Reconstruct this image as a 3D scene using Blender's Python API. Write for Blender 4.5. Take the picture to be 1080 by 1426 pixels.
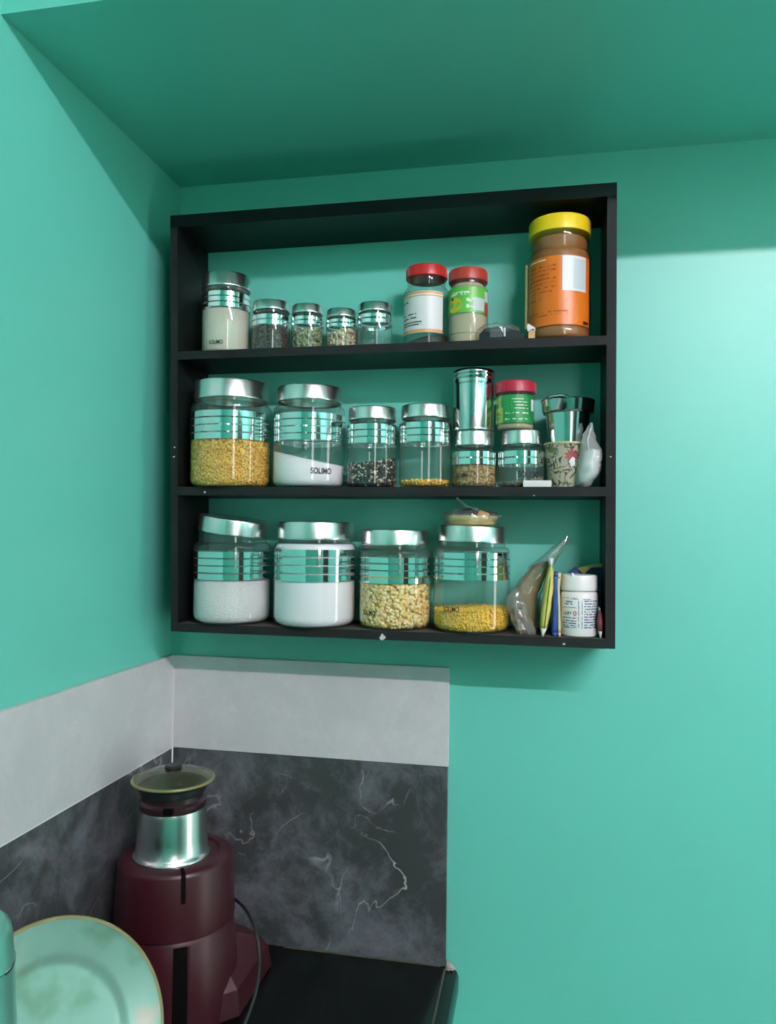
import bpy, math, random
import numpy as np
from mathutils import Vector, Matrix

for o in list(bpy.data.objects):
    bpy.data.objects.remove(o, do_unlink=True)
scene = bpy.context.scene
COL = scene.collection
random.seed(7)

# ------------------------------------------------------------------ camera
FPX = 1064.7
CAM = Vector((0.5535, -1.0905, 1.5269))
YAW, PITCH, ROLL = 0.1973, 0.0264, 0.0119
_f = Vector((-math.sin(YAW) * math.cos(PITCH), math.cos(YAW) * math.cos(PITCH), math.sin(PITCH)))
_r = _f.cross(Vector((0, 0, 1))).normalized()
_u = _r.cross(_f)
RGT = _r * math.cos(ROLL) + _u * math.sin(ROLL)
UPV = _u * math.cos(ROLL) - _r * math.sin(ROLL)
FWD = _f
cd = bpy.data.cameras.new('camera')
cam = bpy.data.objects.new('camera', cd)
COL.objects.link(cam)
M = Matrix((RGT, UPV, -FWD)).transposed().to_4x4()
M.translation = CAM
cam.matrix_world = M
cd.sensor_fit = 'HORIZONTAL'
cd.sensor_width = 36
cd.lens = FPX / 1080 * 36
cd.clip_start = 0.01
scene.camera = cam

# ------------------------------------------------------------------ world, exposure
w = bpy.data.worlds.new('world')
scene.world = w
w.use_nodes = True
w.node_tree.nodes['Background'].inputs[0].default_value = (0.8, 0.9, 1, 1)
w.node_tree.nodes['Background'].inputs[1].default_value = 0.3
vs = scene.view_settings
vs.view_transform = 'Standard'
vs.look = 'None'
vs.gamma = 1
vs.use_curve_mapping = False
vs.exposure = 0.1
scene.cycles.transparent_max_bounces = 32
scene.cycles.max_bounces = 14
scene.cycles.diffuse_bounces = 7
scene.cycles.glossy_bounces = 6
TUBE_STRENGTH = 285
DAYLIGHT = 4.2          # radiance of the daylit frosted panes


# ------------------------------------------------------------------ pixel -> place
def ray(a, b):
    return FWD + RGT * ((a - 540) / FPX) - UPV * ((b - 713) / FPX)

def atY(a, b, y):
    v = ray(a, b)
    return CAM + v * ((y - CAM.y) / v.y)

def mpp(a, b, y):                                   # metres per pixel there
    v = ray(a, b)
    return ((y - CAM.y) / v.y) / FPX


# ------------------------------------------------------------------ materials
def newmat(name):
    m = bpy.data.materials.new(name)
    m.use_nodes = True
    nt = m.node_tree
    return m, nt, nt.nodes['Principled BSDF']

def N(nt, t, **kw):
    n = nt.nodes.new(t)
    for k, v in kw.items():
        setattr(n, k, v)
    return n

def mat(name, col, rough=0.5, metal=0.0, bump=0.0, bscale=60, vary=0.0, vscale=20, spec=0.5, **extra):
    m, nt, p = newmat(name)
    p.inputs['Base Color'].default_value = (*col, 1)
    p.inputs['Roughness'].default_value = rough
    p.inputs['Metallic'].default_value = metal
    p.inputs['Specular IOR Level'].default_value = spec
    for k, v in extra.items():
        p.inputs[k.replace('_', ' ')].default_value = v
    if vary or bump:
        tc = N(nt, 'ShaderNodeTexCoord')
    if vary:
        nz = N(nt, 'ShaderNodeTexNoise')
        nz.inputs['Scale'].default_value = vscale
        nz.inputs['Detail'].default_value = 5
        nt.links.new(tc.outputs['Object'], nz.inputs['Vector'])
        mx = N(nt, 'ShaderNodeMix', data_type='RGBA')
        mx.inputs['A'].default_value = (*[c * (1 - vary) for c in col], 1)
        mx.inputs['B'].default_value = (*[min(1, c * (1 + vary)) for c in col], 1)
        nt.links.new(nz.outputs['Fac'], mx.inputs['Factor'])
        nt.links.new(mx.outputs['Result'], p.inputs['Base Color'])
    if bump:
        nz = N(nt, 'ShaderNodeTexNoise')
        nz.inputs['Scale'].default_value = bscale
        nz.inputs['Detail'].default_value = 4
        nt.links.new(tc.outputs['Object'], nz.inputs['Vector'])
        bp = N(nt, 'ShaderNodeBump')
        bp.inputs['Strength'].default_value = bump
        bp.inputs['Distance'].default_value = 0.002
        nt.links.new(nz.outputs['Fac'], bp.inputs['Height'])
        nt.links.new(bp.outputs['Normal'], p.inputs['Normal'])
    return m

def brushed(name, col, rough, aniso):
    m, nt, p = newmat(name)
    p.inputs['Base Color'].default_value = (*col, 1)
    p.inputs['Metallic'].default_value = 1
    p.inputs['Roughness'].default_value = rough
    p.inputs['Anisotropic'].default_value = aniso
    tg = N(nt, 'ShaderNodeTangent', direction_type='RADIAL', axis='Z')
    nt.links.new(tg.outputs['Tangent'], p.inputs['Tangent'])
    return m

def clear(name, tint=(0.985, 1.0, 0.995), edge=(0.4, 0.5, 0.47), f0=0.07, rough=0.02, milky=0.0, milk=(0.8, 0.82, 0.8)):
    """thin clear wall: light passes straight through, reflects more at grazing angles"""
    m, nt, p = newmat(name)
    nt.nodes.remove(p)
    out = nt.nodes['Material Output']
    lw = N(nt, 'ShaderNodeLayerWeight')
    lw.inputs['Blend'].default_value = 0.5
    pw = N(nt, 'ShaderNodeMath', operation='POWER')
    pw.inputs[1].default_value = 4
    nt.links.new(lw.outputs['Facing'], pw.inputs[0])
    ma = N(nt, 'ShaderNodeMath', operation='MULTIPLY_ADD')
    ma.inputs[1].default_value = 0.75
    ma.inputs[2].default_value = f0
    nt.links.new(pw.outputs[0], ma.inputs[0])
    p3 = N(nt, 'ShaderNodeMath', operation='POWER')
    p3.inputs[1].default_value = 5
    nt.links.new(lw.outputs['Facing'], p3.inputs[0])
    mx = N(nt, 'ShaderNodeMix', data_type='RGBA')
    mx.inputs['A'].default_value = (*tint, 1)
    mx.inputs['B'].default_value = (*edge, 1)
    nt.links.new(p3.outputs[0], mx.inputs['Factor'])
    tr = N(nt, 'ShaderNodeBsdfTransparent')
    nt.links.new(mx.outputs['Result'], tr.inputs['Color'])
    gl = N(nt, 'ShaderNodeBsdfGlossy')
    gl.inputs['Roughness'].default_value = rough
    ms = N(nt, 'ShaderNodeMixShader')
    nt.links.new(ma.outputs[0], ms.inputs['Fac'])
    nt.links.new(tr.outputs[0], ms.inputs[1])
    nt.links.new(gl.outputs[0], ms.inputs[2])
    last = ms
    if milky:
        df = N(nt, 'ShaderNodeBsdfDiffuse')
        df.inputs['Color'].default_value = (*milk, 1)
        tl = N(nt, 'ShaderNodeBsdfTranslucent')
        tl.inputs['Color'].default_value = (*milk, 1)
        md = N(nt, 'ShaderNodeMixShader')
        md.inputs['Fac'].default_value = 0.4
        nt.links.new(df.outputs[0], md.inputs[1])
        nt.links.new(tl.outputs[0], md.inputs[2])
        m2 = N(nt, 'ShaderNodeMixShader')
        m2.inputs['Fac'].default_value = milky
        nt.links.new(ms.outputs[0], m2.inputs[1])
        nt.links.new(md.outputs[0], m2.inputs[2])
        last = m2
    nt.links.new(last.outputs[0], out.inputs['Surface'])
    return m

def grain_mat(name, stops, rough=0.55):
    m, nt, p = newmat(name)
    g = N(nt, 'ShaderNodeNewGeometry')
    cr = N(nt, 'ShaderNodeValToRGB')
    cr.color_ramp.interpolation = 'CONSTANT'
    el = cr.color_ramp.elements
    el[0].position, el[0].color = stops[0][0], (*stops[0][1], 1)
    el[1].position, el[1].color = stops[1][0], (*stops[1][1], 1)
    for pos, c in stops[2:]:
        e = el.new(pos)
        e.color = (*c, 1)
    nt.links.new(g.outputs['Random Per Island'], cr.inputs['Fac'])
    nt.links.new(cr.outputs['Color'], p.inputs['Base Color'])
    p.inputs['Roughness'].default_value = rough
    return m

def emit(name, col, s):
    m, nt, p = newmat(name)
    p.inputs['Base Color'].default_value = (*col, 1)
    p.inputs['Emission Color'].default_value = (*col, 1)
    p.inputs['Emission Strength'].default_value = s
    return m

def marble(name, base, cloud, vein, vamt, cscale=5.0):
    m, nt, p = newmat(name)
    tc = N(nt, 'ShaderNodeTexCoord')
    mp = N(nt, 'ShaderNodeMapping')
    mp.inputs['Rotation'].default_value = (0.5, 0.6, 0.4)
    nt.links.new(tc.outputs['Object'], mp.inputs['Vector'])
    n1 = N(nt, 'ShaderNodeTexNoise')
    n1.inputs['Scale'].default_value = cscale
    n1.inputs['Detail'].default_value = 9
    n1.inputs['Roughness'].default_value = 0.8
    n1.inputs['Distortion'].default_value = 0.25
    nt.links.new(mp.outputs[0], n1.inputs['Vector'])
    r1 = N(nt, 'ShaderNodeValToRGB')
    r1.color_ramp.elements[0].position = 0.44
    r1.color_ramp.elements[0].color = (*base, 1)
    r1.color_ramp.elements[1].position = 0.72
    r1.color_ramp.elements[1].color = (*cloud, 1)
    nt.links.new(n1.outputs['Fac'], r1.inputs['Fac'])
    # veins: thin ridges of a distorted noise, broken up by another one
    n2 = N(nt, 'ShaderNodeTexNoise')
    n2.inputs['Scale'].default_value = 7
    n2.inputs['Detail'].default_value = 4
    n2.inputs['Distortion'].default_value = 1.0
    nt.links.new(mp.outputs[0], n2.inputs['Vector'])
    sb = N(nt, 'ShaderNodeMath', operation='SUBTRACT')
    sb.inputs[1].default_value = 0.5
    nt.links.new(n2.outputs['Fac'], sb.inputs[0])
    ab = N(nt, 'ShaderNodeMath', operation='ABSOLUTE')
    nt.links.new(sb.outputs[0], ab.inputs[0])
    mr = N(nt, 'ShaderNodeMapRange')
    mr.inputs['From Min'].default_value = 0.0
    mr.inputs['From Max'].default_value = 0.008
    mr.inputs['To Min'].default_value = 1
    mr.inputs['To Max'].default_value = 0
    nt.links.new(ab.outputs[0], mr.inputs['Value'])
    n3 = N(nt, 'ShaderNodeTexNoise')
    n3.inputs['Scale'].default_value = 9
    nt.links.new(mp.outputs[0], n3.inputs['Vector'])
    m3 = N(nt, 'ShaderNodeMapRange')
    m3.inputs['From Min'].default_value = 0.53
    m3.inputs['From Max'].default_value = 0.68
    nt.links.new(n3.outputs['Fac'], m3.inputs['Value'])
    mu = N(nt, 'ShaderNodeMath', operation='MULTIPLY')
    nt.links.new(mr.outputs[0], mu.inputs[0])
    nt.links.new(m3.outputs[0], mu.inputs[1])
    mv = N(nt, 'ShaderNodeMath', operation='MULTIPLY')
    mv.inputs[1].default_value = vamt
    nt.links.new(mu.outputs[0], mv.inputs[0])
    mx = N(nt, 'ShaderNodeMix', data_type='RGBA')
    nt.links.new(mv.outputs[0], mx.inputs['Factor'])
    nt.links.new(r1.outputs['Color'], mx.inputs['A'])
    mx.inputs['B'].default_value = (*vein, 1)
    nt.links.new(mx.outputs['Result'], p.inputs['Base Color'])
    p.inputs['Roughness'].default_value = 0.28
    return m

def print_lines(name, ink, fill=0.6, scale=260):
    """broken ink strokes of small print"""
    m, nt, p = newmat(name)
    out = nt.nodes['Material Output']
    p.inputs['Base Color'].default_value = (*ink, 1)
    tc = N(nt, 'ShaderNodeTexCoord')
    nz = N(nt, 'ShaderNodeTexNoise')
    nz.inputs['Scale'].default_value = scale
    nt.links.new(tc.outputs['Object'], nz.inputs['Vector'])
    gt = N(nt, 'ShaderNodeMath', operation='LESS_THAN')
    gt.inputs[1].default_value = fill
    nt.links.new(nz.outputs['Fac'], gt.inputs[0])
    tr = N(nt, 'ShaderNodeBsdfTransparent')
    ms = N(nt, 'ShaderNodeMixShader')
    nt.links.new(gt.outputs[0], ms.inputs['Fac'])
    nt.links.new(tr.outputs[0], ms.inputs[1])
    nt.links.new(p.outputs[0], ms.inputs[2])
    nt.links.new(ms.outputs[0], out.inputs['Surface'])
    return m

PAINT = (0.125, 0.575, 0.462)
MAT = dict(
    paint=mat('turquoise_paint', PAINT, 0.46, bump=0.05, bscale=90, vary=0.03, vscale=6, spec=0.75),
    plain=mat('grey_plaster', (0.30, 0.33, 0.32), 0.7),
    cupboard=mat('brown_wood_panelling', (0.055, 0.043, 0.036), 0.4, vary=0.3, vscale=4),
    floor=mat('floor_stone', (0.12, 0.115, 0.11), 0.4, vary=0.15),
    tile_light=marble('light_grey_tile', (0.53, 0.555, 0.555), (0.65, 0.67, 0.67), (0.78, 0.80, 0.80), 0.3, 5.0),
    tile_dark=marble('dark_grey_tile', (0.046, 0.052, 0.052), (0.18, 0.20, 0.225), (0.48, 0.51, 0.51), 0.85, 10.0),
    grout=mat('white_grout', (0.72, 0.74, 0.74), 0.7),
    granite=mat('black_granite', (0.004, 0.005, 0.005), 0.16, vary=0.6, vscale=300, spec=0.3),
    crust=mat('cement_crust', (0.30, 0.30, 0.27), 0.8, vary=0.5, vscale=200),
    granite_edge=mat('worn_granite_edge', (0.06, 0.056, 0.042), 0.6, vary=0.6, vscale=70),
    shelf=mat('black_laminate', (0.0065, 0.0085, 0.008), 0.42, spec=0.2, bump=0.08, bscale=160, vary=0.25, vscale=30),
    shelf_edge=mat('charcoal_board_edge', (0.015, 0.0185, 0.018), 0.6, spec=0.12, bump=0.1, bscale=200, vary=0.3, vscale=40),
    dust=mat('grey_brown_dust', (0.075, 0.068, 0.052), 0.9, vary=0.5, vscale=40, spec=0.1),
    white_paint=mat('white_speck', (0.6, 0.62, 0.6), 0.7),
    glass=clear('jar_glass', f0=0.085, milky=0.035, milk=(0.80, 0.86, 0.84)),
    mirror=mat('silver_band', (0.86, 0.88, 0.88), 0.07, 1.0),
    lid=brushed('brushed_steel_lid', (0.74, 0.75, 0.73), 0.22, 0.6),
    seal=mat('dark_seal', (0.05, 0.055, 0.05), 0.4),
    steel=brushed('polished_steel', (0.66, 0.68, 0.67), 0.12, 0.3),
    steel_soft=brushed('satin_steel', (0.70, 0.71, 0.70), 0.24, 0.5),
    ink=mat('black_ink', (0.012, 0.012, 0.012), 0.5),
    red_ink=mat('red_ink', (0.55, 0.07, 0.04), 0.5),
    powder_cream=mat('cream_powder', (0.62, 0.62, 0.50), 0.9, bump=0.4, bscale=500, vary=0.06, vscale=60),
    powder_white=mat('white_sugar', (0.80, 0.83, 0.84), 0.85, bump=0.3, bscale=700),
    flour=mat('white_flour', (0.84, 0.87, 0.89), 0.9),
    semolina=mat('white_semolina', (0.72, 0.74, 0.72), 0.9, bump=0.9, bscale=420, vary=0.12, vscale=420),
    toor=grain_mat('yellow_split_peas', [(0, (.76, .44, .045)), (.2, (.86, .57, .10)), (.5, (.80, .49, .05)), (.75, (.90, .68, .18)), (.94, (.50, .26, .03))]),
    chana=grain_mat('pale_split_peas', [(0, (.86, .68, .26)), (.25, (.90, .75, .36)), (.5, (.80, .58, .15)), (.75, (.92, .80, .46)), (.93, (.68, .46, .12))]),
    moong=grain_mat('golden_lentils', [(0, (.84, .54, .03)), (.3, (.90, .63, .06)), (.6, (.78, .47, .015)), (.85, (.92, .70, .12))]),
    corn=grain_mat('yellow_kernels', [(0, (.70, .40, .04)), (.4, (.78, .50, .08)), (.75, (.62, .34, .03))]),
    seedmix=grain_mat('black_and_cream_seeds', [(0, (.018, .016, .018)), (.55, (.035, .03, .032)), (.8, (.62, .60, .44)), (.94, (.32, .34, .16))]),
    fenugreek=grain_mat('tan_seeds', [(0, (.36, .25, .08)), (.3, (.44, .32, .12)), (.6, (.30, .20, .06)), (.85, (.50, .38, .16))]),
    spice_dark=grain_mat('dark_spice', [(0, (.05, .035, .025)), (.4, (.09, .08, .05)), (.75, (.03, .025, .02))]),
    spice_green=grain_mat('green_spice', [(0, (.22, .27, .10)), (.4, (.32, .36, .18)), (.75, (.14, .18, .06))]),
    spice_cream=grain_mat('cream_spice', [(0, (.55, .48, .30)), (.4, (.66, .60, .42)), (.75, (.42, .34, .18))]),
    dregs=grain_mat('grey_green_dregs', [(0, (.16, .18, .11)), (.5, (.26, .27, .18)), (.8, (.10, .11, .07))]),
    red_lid=mat('red_plastic', (0.50, 0.022, 0.02), 0.35, spec=0.5),
    red_lid2=mat('brick_red_plastic', (0.42, 0.045, 0.028), 0.4),
    crimson=mat('crimson_plastic', (0.40, 0.02, 0.045), 0.4),
    yellow_lid=mat('yellow_plastic', (0.80, 0.60, 0.012), 0.4),
    label_white=mat('white_label', (0.66, 0.71, 0.70), 0.45),
    label_orange=mat('orange_label', (0.66, 0.155, 0.008), 0.35, vary=0.1, vscale=20),
    label_tan=mat('orange_stripe', (0.68, 0.32, 0.12), 0.45),
    label_green=mat('green_label', (0.10, 0.42, 0.05), 0.4),
    label_dkgreen=mat('deep_green_label', (0.012, 0.22, 0.05), 0.35),
    label_lime=mat('lime_print', (0.28, 0.44, 0.06), 0.4),
    label_yellow=mat('yellow_print', (0.55, 0.46, 0.02), 0.4),
    label_grey=mat('pale_blue_panel', (0.50, 0.60, 0.62), 0.45),
    flower=mat('red_flower_print', (0.24, 0.025, 0.03), 0.4),
    label_red=mat('red_print', (0.42, 0.06, 0.035), 0.4),
    text_dark=print_lines('small_dark_print', (0.06, 0.08, 0.08)),
    text_brown=print_lines('small_brown_print', (0.30, 0.06, 0.01), 0.5),
    text_blue=print_lines('small_blue_print', (0.10, 0.18, 0.26), 0.56, 420),
    text_white=print_lines('small_white_print', (0.6, 0.75, 0.6), 0.55),
    honey=mat('brown_powder', (0.27, 0.105, 0.024), 0.7, vary=0.2, vscale=30),
    beige=mat('beige_powder', (0.46, 0.42, 0.28), 0.85, vary=0.08),
    pickle=mat('dark_residue', (0.025, 0.022, 0.018), 0.6, vary=0.4),
    herb=mat('brown_herb', (0.30, 0.22, 0.11), 0.85, bump=0.8, bscale=300, vary=0.3, vscale=120),
    pet=clear('clear_plastic', (0.94, 0.97, 0.95), (0.5, 0.55, 0.5), 0.06, 0.05),
    film=clear('clear_film', (0.93, 0.95, 0.94), (0.55, 0.58, 0.56), 0.12, 0.12, 0.10),
    film_grey=clear('crumpled_film', (0.86, 0.87, 0.84), (0.5, 0.52, 0.5), 0.14, 0.16, 0.30, (0.55, 0.55, 0.5)),
    bag=clear('milky_bag', (0.86, 0.92, 0.89), (0.7, 0.8, 0.76), 0.06, 0.25, 0.45, (0.74, 0.80, 0.78)),
    bag_fill=mat('white_powder', (0.78, 0.82, 0.82), 0.8),
    black_plastic=mat('black_plastic', (0.010, 0.012, 0.014), 0.3),
    grey_panel=mat('slate_panel', (0.06, 0.075, 0.085), 0.4),
    tan=mat('tan_paper', (0.55, 0.36, 0.15), 0.7),
    paper=mat('white_paper', (0.68, 0.70, 0.68), 0.6),
    pkt_yellow=mat('lime_yellow_packet', (0.56, 0.56, 0.12), 0.35, bump=0.2, bscale=60),
    pkt_white=mat('packet_seal', (0.66, 0.70, 0.64), 0.4),
    pkt_blue=mat('blue_packet', (0.03, 0.07, 0.30), 0.35),
    pkt_cream=mat('cream_packet', (0.58, 0.54, 0.30), 0.4),
    pkt_navy=mat('navy_packet', (0.006, 0.022, 0.09), 0.35),
    pkt_gold=mat('gold_flap', (0.36, 0.29, 0.09), 0.4),
    pill=mat('white_bottle_plastic', (0.78, 0.80, 0.78), 0.35),
    sachet_red=mat('maroon_print', (0.18, 0.04, 0.05), 0.4),
    disc=mat('yellowish_packet', (0.50, 0.42, 0.15), 0.5, vary=0.15, vscale=60),
    orange_bit=mat('orange_tag', (0.60, 0.28, 0.08), 0.5),
    maroon=mat('maroon_plastic', (0.043, 0.0068, 0.012), 0.36, bump=0.04, bscale=200),
    maroon_dark=mat('dark_maroon_plastic', (0.022, 0.008, 0.010), 0.35),
    slot=mat('black_slot', (0.003, 0.003, 0.003), 0.7, spec=0.05),
    olive=mat('olive_rim', (0.20, 0.20, 0.075), 0.35),
    rubber=mat('black_rubber', (0.012, 0.017, 0.018), 0.4),
    dome=clear('yellowed_clear_lid', (0.74, 0.76, 0.60), (0.45, 0.46, 0.28), 0.08, 0.08, 0.07, (0.5, 0.5, 0.34)),
    cable=mat('grey_cable', (0.012, 0.013, 0.013), 0.35),
    plate=mat('turquoise_plate', (0.22, 0.45, 0.36), 0.33, 0.25, bump=0.04, bscale=30, vary=0.12, vscale=14),
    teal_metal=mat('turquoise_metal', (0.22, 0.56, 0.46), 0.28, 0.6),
    wood=mat('dark_wood', (0.05, 0.025, 0.015), 0.5, vary=0.3),
    tube=emit('tube_glow', (1.30, 0.96, 1.12), TUBE_STRENGTH),
    daylight=emit('daylit_frosted_pane', (1.0, 0.95, 0.93), DAYLIGHT),
    fixture=mat('white_fixture', (0.7, 0.7, 0.7), 0.5),
)

def floral_mat():
    m, nt, p = newmat('floral_print')
    tc = N(nt, 'ShaderNodeTexCoord')
    nz = N(nt, 'ShaderNodeTexNoise')
    nz.inputs['Scale'].default_value = 60
    nz.inputs['Detail'].default_value = 3
    nz.inputs['Distortion'].default_value = 1.5
    nt.links.new(tc.outputs['Object'], nz.inputs['Vector'])
    sb = N(nt, 'ShaderNodeMath', operation='SUBTRACT')
    sb.inputs[1].default_value = 0.5
    nt.links.new(nz.outputs['Fac'], sb.inputs[0])
    ab = N(nt, 'ShaderNodeMath', operation='ABSOLUTE')
    nt.links.new(sb.outputs[0], ab.inputs[0])
    lt = N(nt, 'ShaderNodeMath', operation='LESS_THAN')
    lt.inputs[1].default_value = 0.034
    nt.links.new(ab.outputs[0], lt.inputs[0])
    mx = N(nt, 'ShaderNodeMix', data_type='RGBA')
    mx.inputs['A'].default_value = (0.40, 0.39, 0.28, 1)
    mx.inputs['B'].default_value = (0.04, 0.045, 0.03, 1)
    nt.links.new(lt.outputs[0], mx.inputs['Factor'])
    n2 = N(nt, 'ShaderNodeTexNoise')
    n2.inputs['Scale'].default_value = 38
    nt.links.new(tc.outputs['Object'], n2.inputs['Vector'])
    g2 = N(nt, 'ShaderNodeMath', operation='GREATER_THAN')
    g2.inputs[1].default_value = 0.62
    nt.links.new(n2.outputs['Fac'], g2.inputs[0])
    m2 = N(nt, 'ShaderNodeMix', data_type='RGBA')
    nt.links.new(g2.outputs[0], m2.inputs['Factor'])
    nt.links.new(mx.outputs['Result'], m2.inputs['A'])
    m2.inputs['B'].default_value = (0.14, 0.17, 0.07, 1)
    nt.links.new(m2.outputs['Result'], p.inputs['Base Color'])
    p.inputs['Roughness'].default_value = 0.3
    return m
MAT['floral'] = floral_mat()

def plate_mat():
    m, nt, p = newmat('shade_patched_turquoise_plate')
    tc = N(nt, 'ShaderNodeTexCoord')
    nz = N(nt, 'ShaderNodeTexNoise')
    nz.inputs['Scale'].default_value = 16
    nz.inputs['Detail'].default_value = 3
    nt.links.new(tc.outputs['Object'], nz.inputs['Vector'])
    cr = N(nt, 'ShaderNodeValToRGB')  # darker and greyish patches imitate shading, painted into the plate colour
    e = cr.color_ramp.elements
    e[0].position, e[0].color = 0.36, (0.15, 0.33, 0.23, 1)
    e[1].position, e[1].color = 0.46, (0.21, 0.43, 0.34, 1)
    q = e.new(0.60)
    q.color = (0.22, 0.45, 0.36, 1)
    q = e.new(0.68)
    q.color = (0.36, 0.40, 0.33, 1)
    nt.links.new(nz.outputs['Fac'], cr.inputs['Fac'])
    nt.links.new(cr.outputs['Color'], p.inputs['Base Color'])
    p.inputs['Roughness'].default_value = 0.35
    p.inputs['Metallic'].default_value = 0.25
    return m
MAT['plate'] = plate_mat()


# ------------------------------------------------------------------ mesh helpers
def obj(name, vf, material, parent=None, smooth=True, sharp=35, loc=None):
    v, f = vf
    me = bpy.data.meshes.new(name)
    me.from_pydata([tuple(p) for p in v], [], [tuple(q) for q in f])
    me.update()
    if smooth:
        me.polygons.foreach_set('use_smooth', [True] * len(me.polygons))
        if sharp:
            me.set_sharp_from_angle(angle=math.radians(sharp))
    me.materials.append(MAT[material] if isinstance(material, str) else material)
    o = bpy.data.objects.new(name, me)
    COL.objects.link(o)
    if parent:
        o.parent = parent
    if loc is not None:
        o.location = loc
    return o

def thing(name, label, cat, loc=(0, 0, 0), group=None, rot=(0, 0, 0)):
    o = bpy.data.objects.new(name, None)
    o.empty_display_size = 0.02
    COL.objects.link(o)
    o.location = loc
    o.rotation_euler = rot
    o['label'] = label
    o['category'] = cat
    if group:
        o['group'] = group
    return o

def tag(o, label, cat, group=None, kind=None):
    o['label'] = label
    o['category'] = cat
    if group:
        o['group'] = group
    if kind:
        o['kind'] = kind
    return o

def structure(o):
    o['kind'] = 'structure'
    return o

def lathe(prof, seg=56, cap0=True, cap1=True):
    v, f = [], []
    n = len(prof)
    for r, z in prof:
        for k in range(seg):
            a = 2 * math.pi * k / seg
            v.append((r * math.cos(a), r * math.sin(a), z))
    for i in range(n - 1):
        for k in range(seg):
            k2 = (k + 1) % seg
            f.append((i * seg + k, i * seg + k2, (i + 1) * seg + k2, (i + 1) * seg + k))
    if cap0:
        f.append(tuple(range(seg - 1, -1, -1)))
    if cap1:
        f.append(tuple((n - 1) * seg + k for k in range(seg)))
    return v, f

def box(x0, x1, y0, y1, z0, z1, b=0.0):
    """box with an optional small chamfer on every edge"""
    if b <= 0:
        v = [(x, y, z) for z in (z0, z1) for y in (y0, y1) for x in (x0, x1)]
        return v, [(0, 2, 3, 1), (4, 5, 7, 6), (0, 1, 5, 4), (2, 6, 7, 3), (0, 4, 6, 2), (1, 3, 7, 5)]
    import bmesh
    bm = bmesh.new()
    bmesh.ops.create_cube(bm, size=1)
    for q in bm.verts:
        q.co = Vector(((x0 + x1) / 2 + q.co.x * (x1 - x0), (y0 + y1) / 2 + q.co.y * (y1 - y0), (z0 + z1) / 2 + q.co.z * (z1 - z0)))
    bmesh.ops.bevel(bm, geom=list(bm.edges), offset=b, segments=2, profile=0.6, affect='EDGES')
    bm.verts.index_update()
    out = [tuple(q.co) for q in bm.verts], [tuple(x.index for x in fc.verts) for fc in bm.faces]
    bm.free()
    return out

def prism(poly, axis, a, b):
    """extrude a closed 2-D polygon; axis 'y': poly is (x,z); axis 'x': (y,z); axis 'z': (x,y)"""
    def put(p, t):
        return {'y': (p[0], t, p[1]), 'x': (t, p[0], p[1]), 'z': (p[0], p[1], t)}[axis]
    n = len(poly)
    v = [put(p, a) for p in poly] + [put(p, b) for p in poly]
    f = [tuple(range(n)), tuple(range(2 * n - 1, n - 1, -1))]
    for i in range(n):
        j = (i + 1) % n
        f.append((i, i + n, j + n, j))
    return v, f

def tube(pts, r, seg=10, res=8):
    """round tube along a smooth path"""
    P = [Vector(p) for p in pts]
    path = []
    for i in range(len(P) - 1):
        p0, p1, p2, p3 = P[max(i - 1, 0)], P[i], P[i + 1], P[min(i + 2, len(P) - 1)]
        for k in range(res):
            t = k / res
            path.append(0.5 * ((2 * p1) + (p2 - p0) * t + (2 * p0 - 5 * p1 + 4 * p2 - p3) * t * t + (3 * p1 - p0 - 3 * p2 + p3) * t ** 3))
    path.append(P[-1])
    v, f = [], []
    up = Vector((0.3, 0.9, 0.2)).normalized()
    for i, c in enumerate(path):
        d = (path[min(i + 1, len(path) - 1)] - path[max(i - 1, 0)]).normalized()
        s = d.cross(up).normalized()
        t = s.cross(d)
        for k in range(seg):
            a = 2 * math.pi * k / seg
            v.append(c + s * (r * math.cos(a)) + t * (r * math.sin(a)))
    for i in range(len(path) - 1):
        for k in range(seg):
            k2 = (k + 1) % seg
            f.append((i * seg + k, i * seg + k2, (i + 1) * seg + k2, (i + 1) * seg + k))
    f.append(tuple(range(seg - 1, -1, -1)))
    f.append(tuple((len(path) - 1) * seg + k for k in range(seg)))
    return v, f

def loft(rings, seg=28, noise=0.0, nfreq=9.0, squash=1.0, seed=0, caps=True):
    """rings: (centre, rx, ry[, ang]) horizontal ellipses; noise crumples them"""
    from mathutils import noise as mn
    v, f = [], []
    for i, rg in enumerate(rings):
        c, rx, ry = rg[0], rg[1], rg[2]
        ang = rg[3] if len(rg) > 3 else 0
        ca, sa = math.cos(ang), math.sin(ang)
        for k in range(seg):
            a = 2 * math.pi * k / seg
            cx, cy = math.cos(a), math.sin(a)
            ex = math.copysign(abs(cx) ** squash, cx) * rx
            ey = math.copysign(abs(cy) ** squash, cy) * ry
            q = Vector((c[0] + ex * ca - ey * sa, c[1] + ex * sa + ey * ca, c[2]))
            if noise:
                d = mn.noise_vector(q * nfreq * 10 + Vector((seed, seed * 2, 0)))
                q += d * noise
            v.append(q)
    for i in range(len(rings) - 1):
        for k in range(seg):
            k2 = (k + 1) % seg
            f.append((i * seg + k, i * seg + k2, (i + 1) * seg + k2, (i + 1) * seg + k))
    if caps:
        f.append(tuple(range(seg - 1, -1, -1)))
        f.append(tuple((len(rings) - 1) * seg + k for k in range(seg)))
    return v, f

def dense(rings, n=5):
    """more rings between the given ones"""
    out = []
    for i in range(len(rings) - 1):
        a, b = rings[i], rings[i + 1]
        for k in range(n):
            t = k / n
            out.append((tuple(a[0][j] * (1 - t) + b[0][j] * t for j in range(3)), a[1] * (1 - t) + b[1] * t, a[2] * (1 - t) + b[2] * t))
    out.append(rings[-1][:3])
    return out

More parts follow.
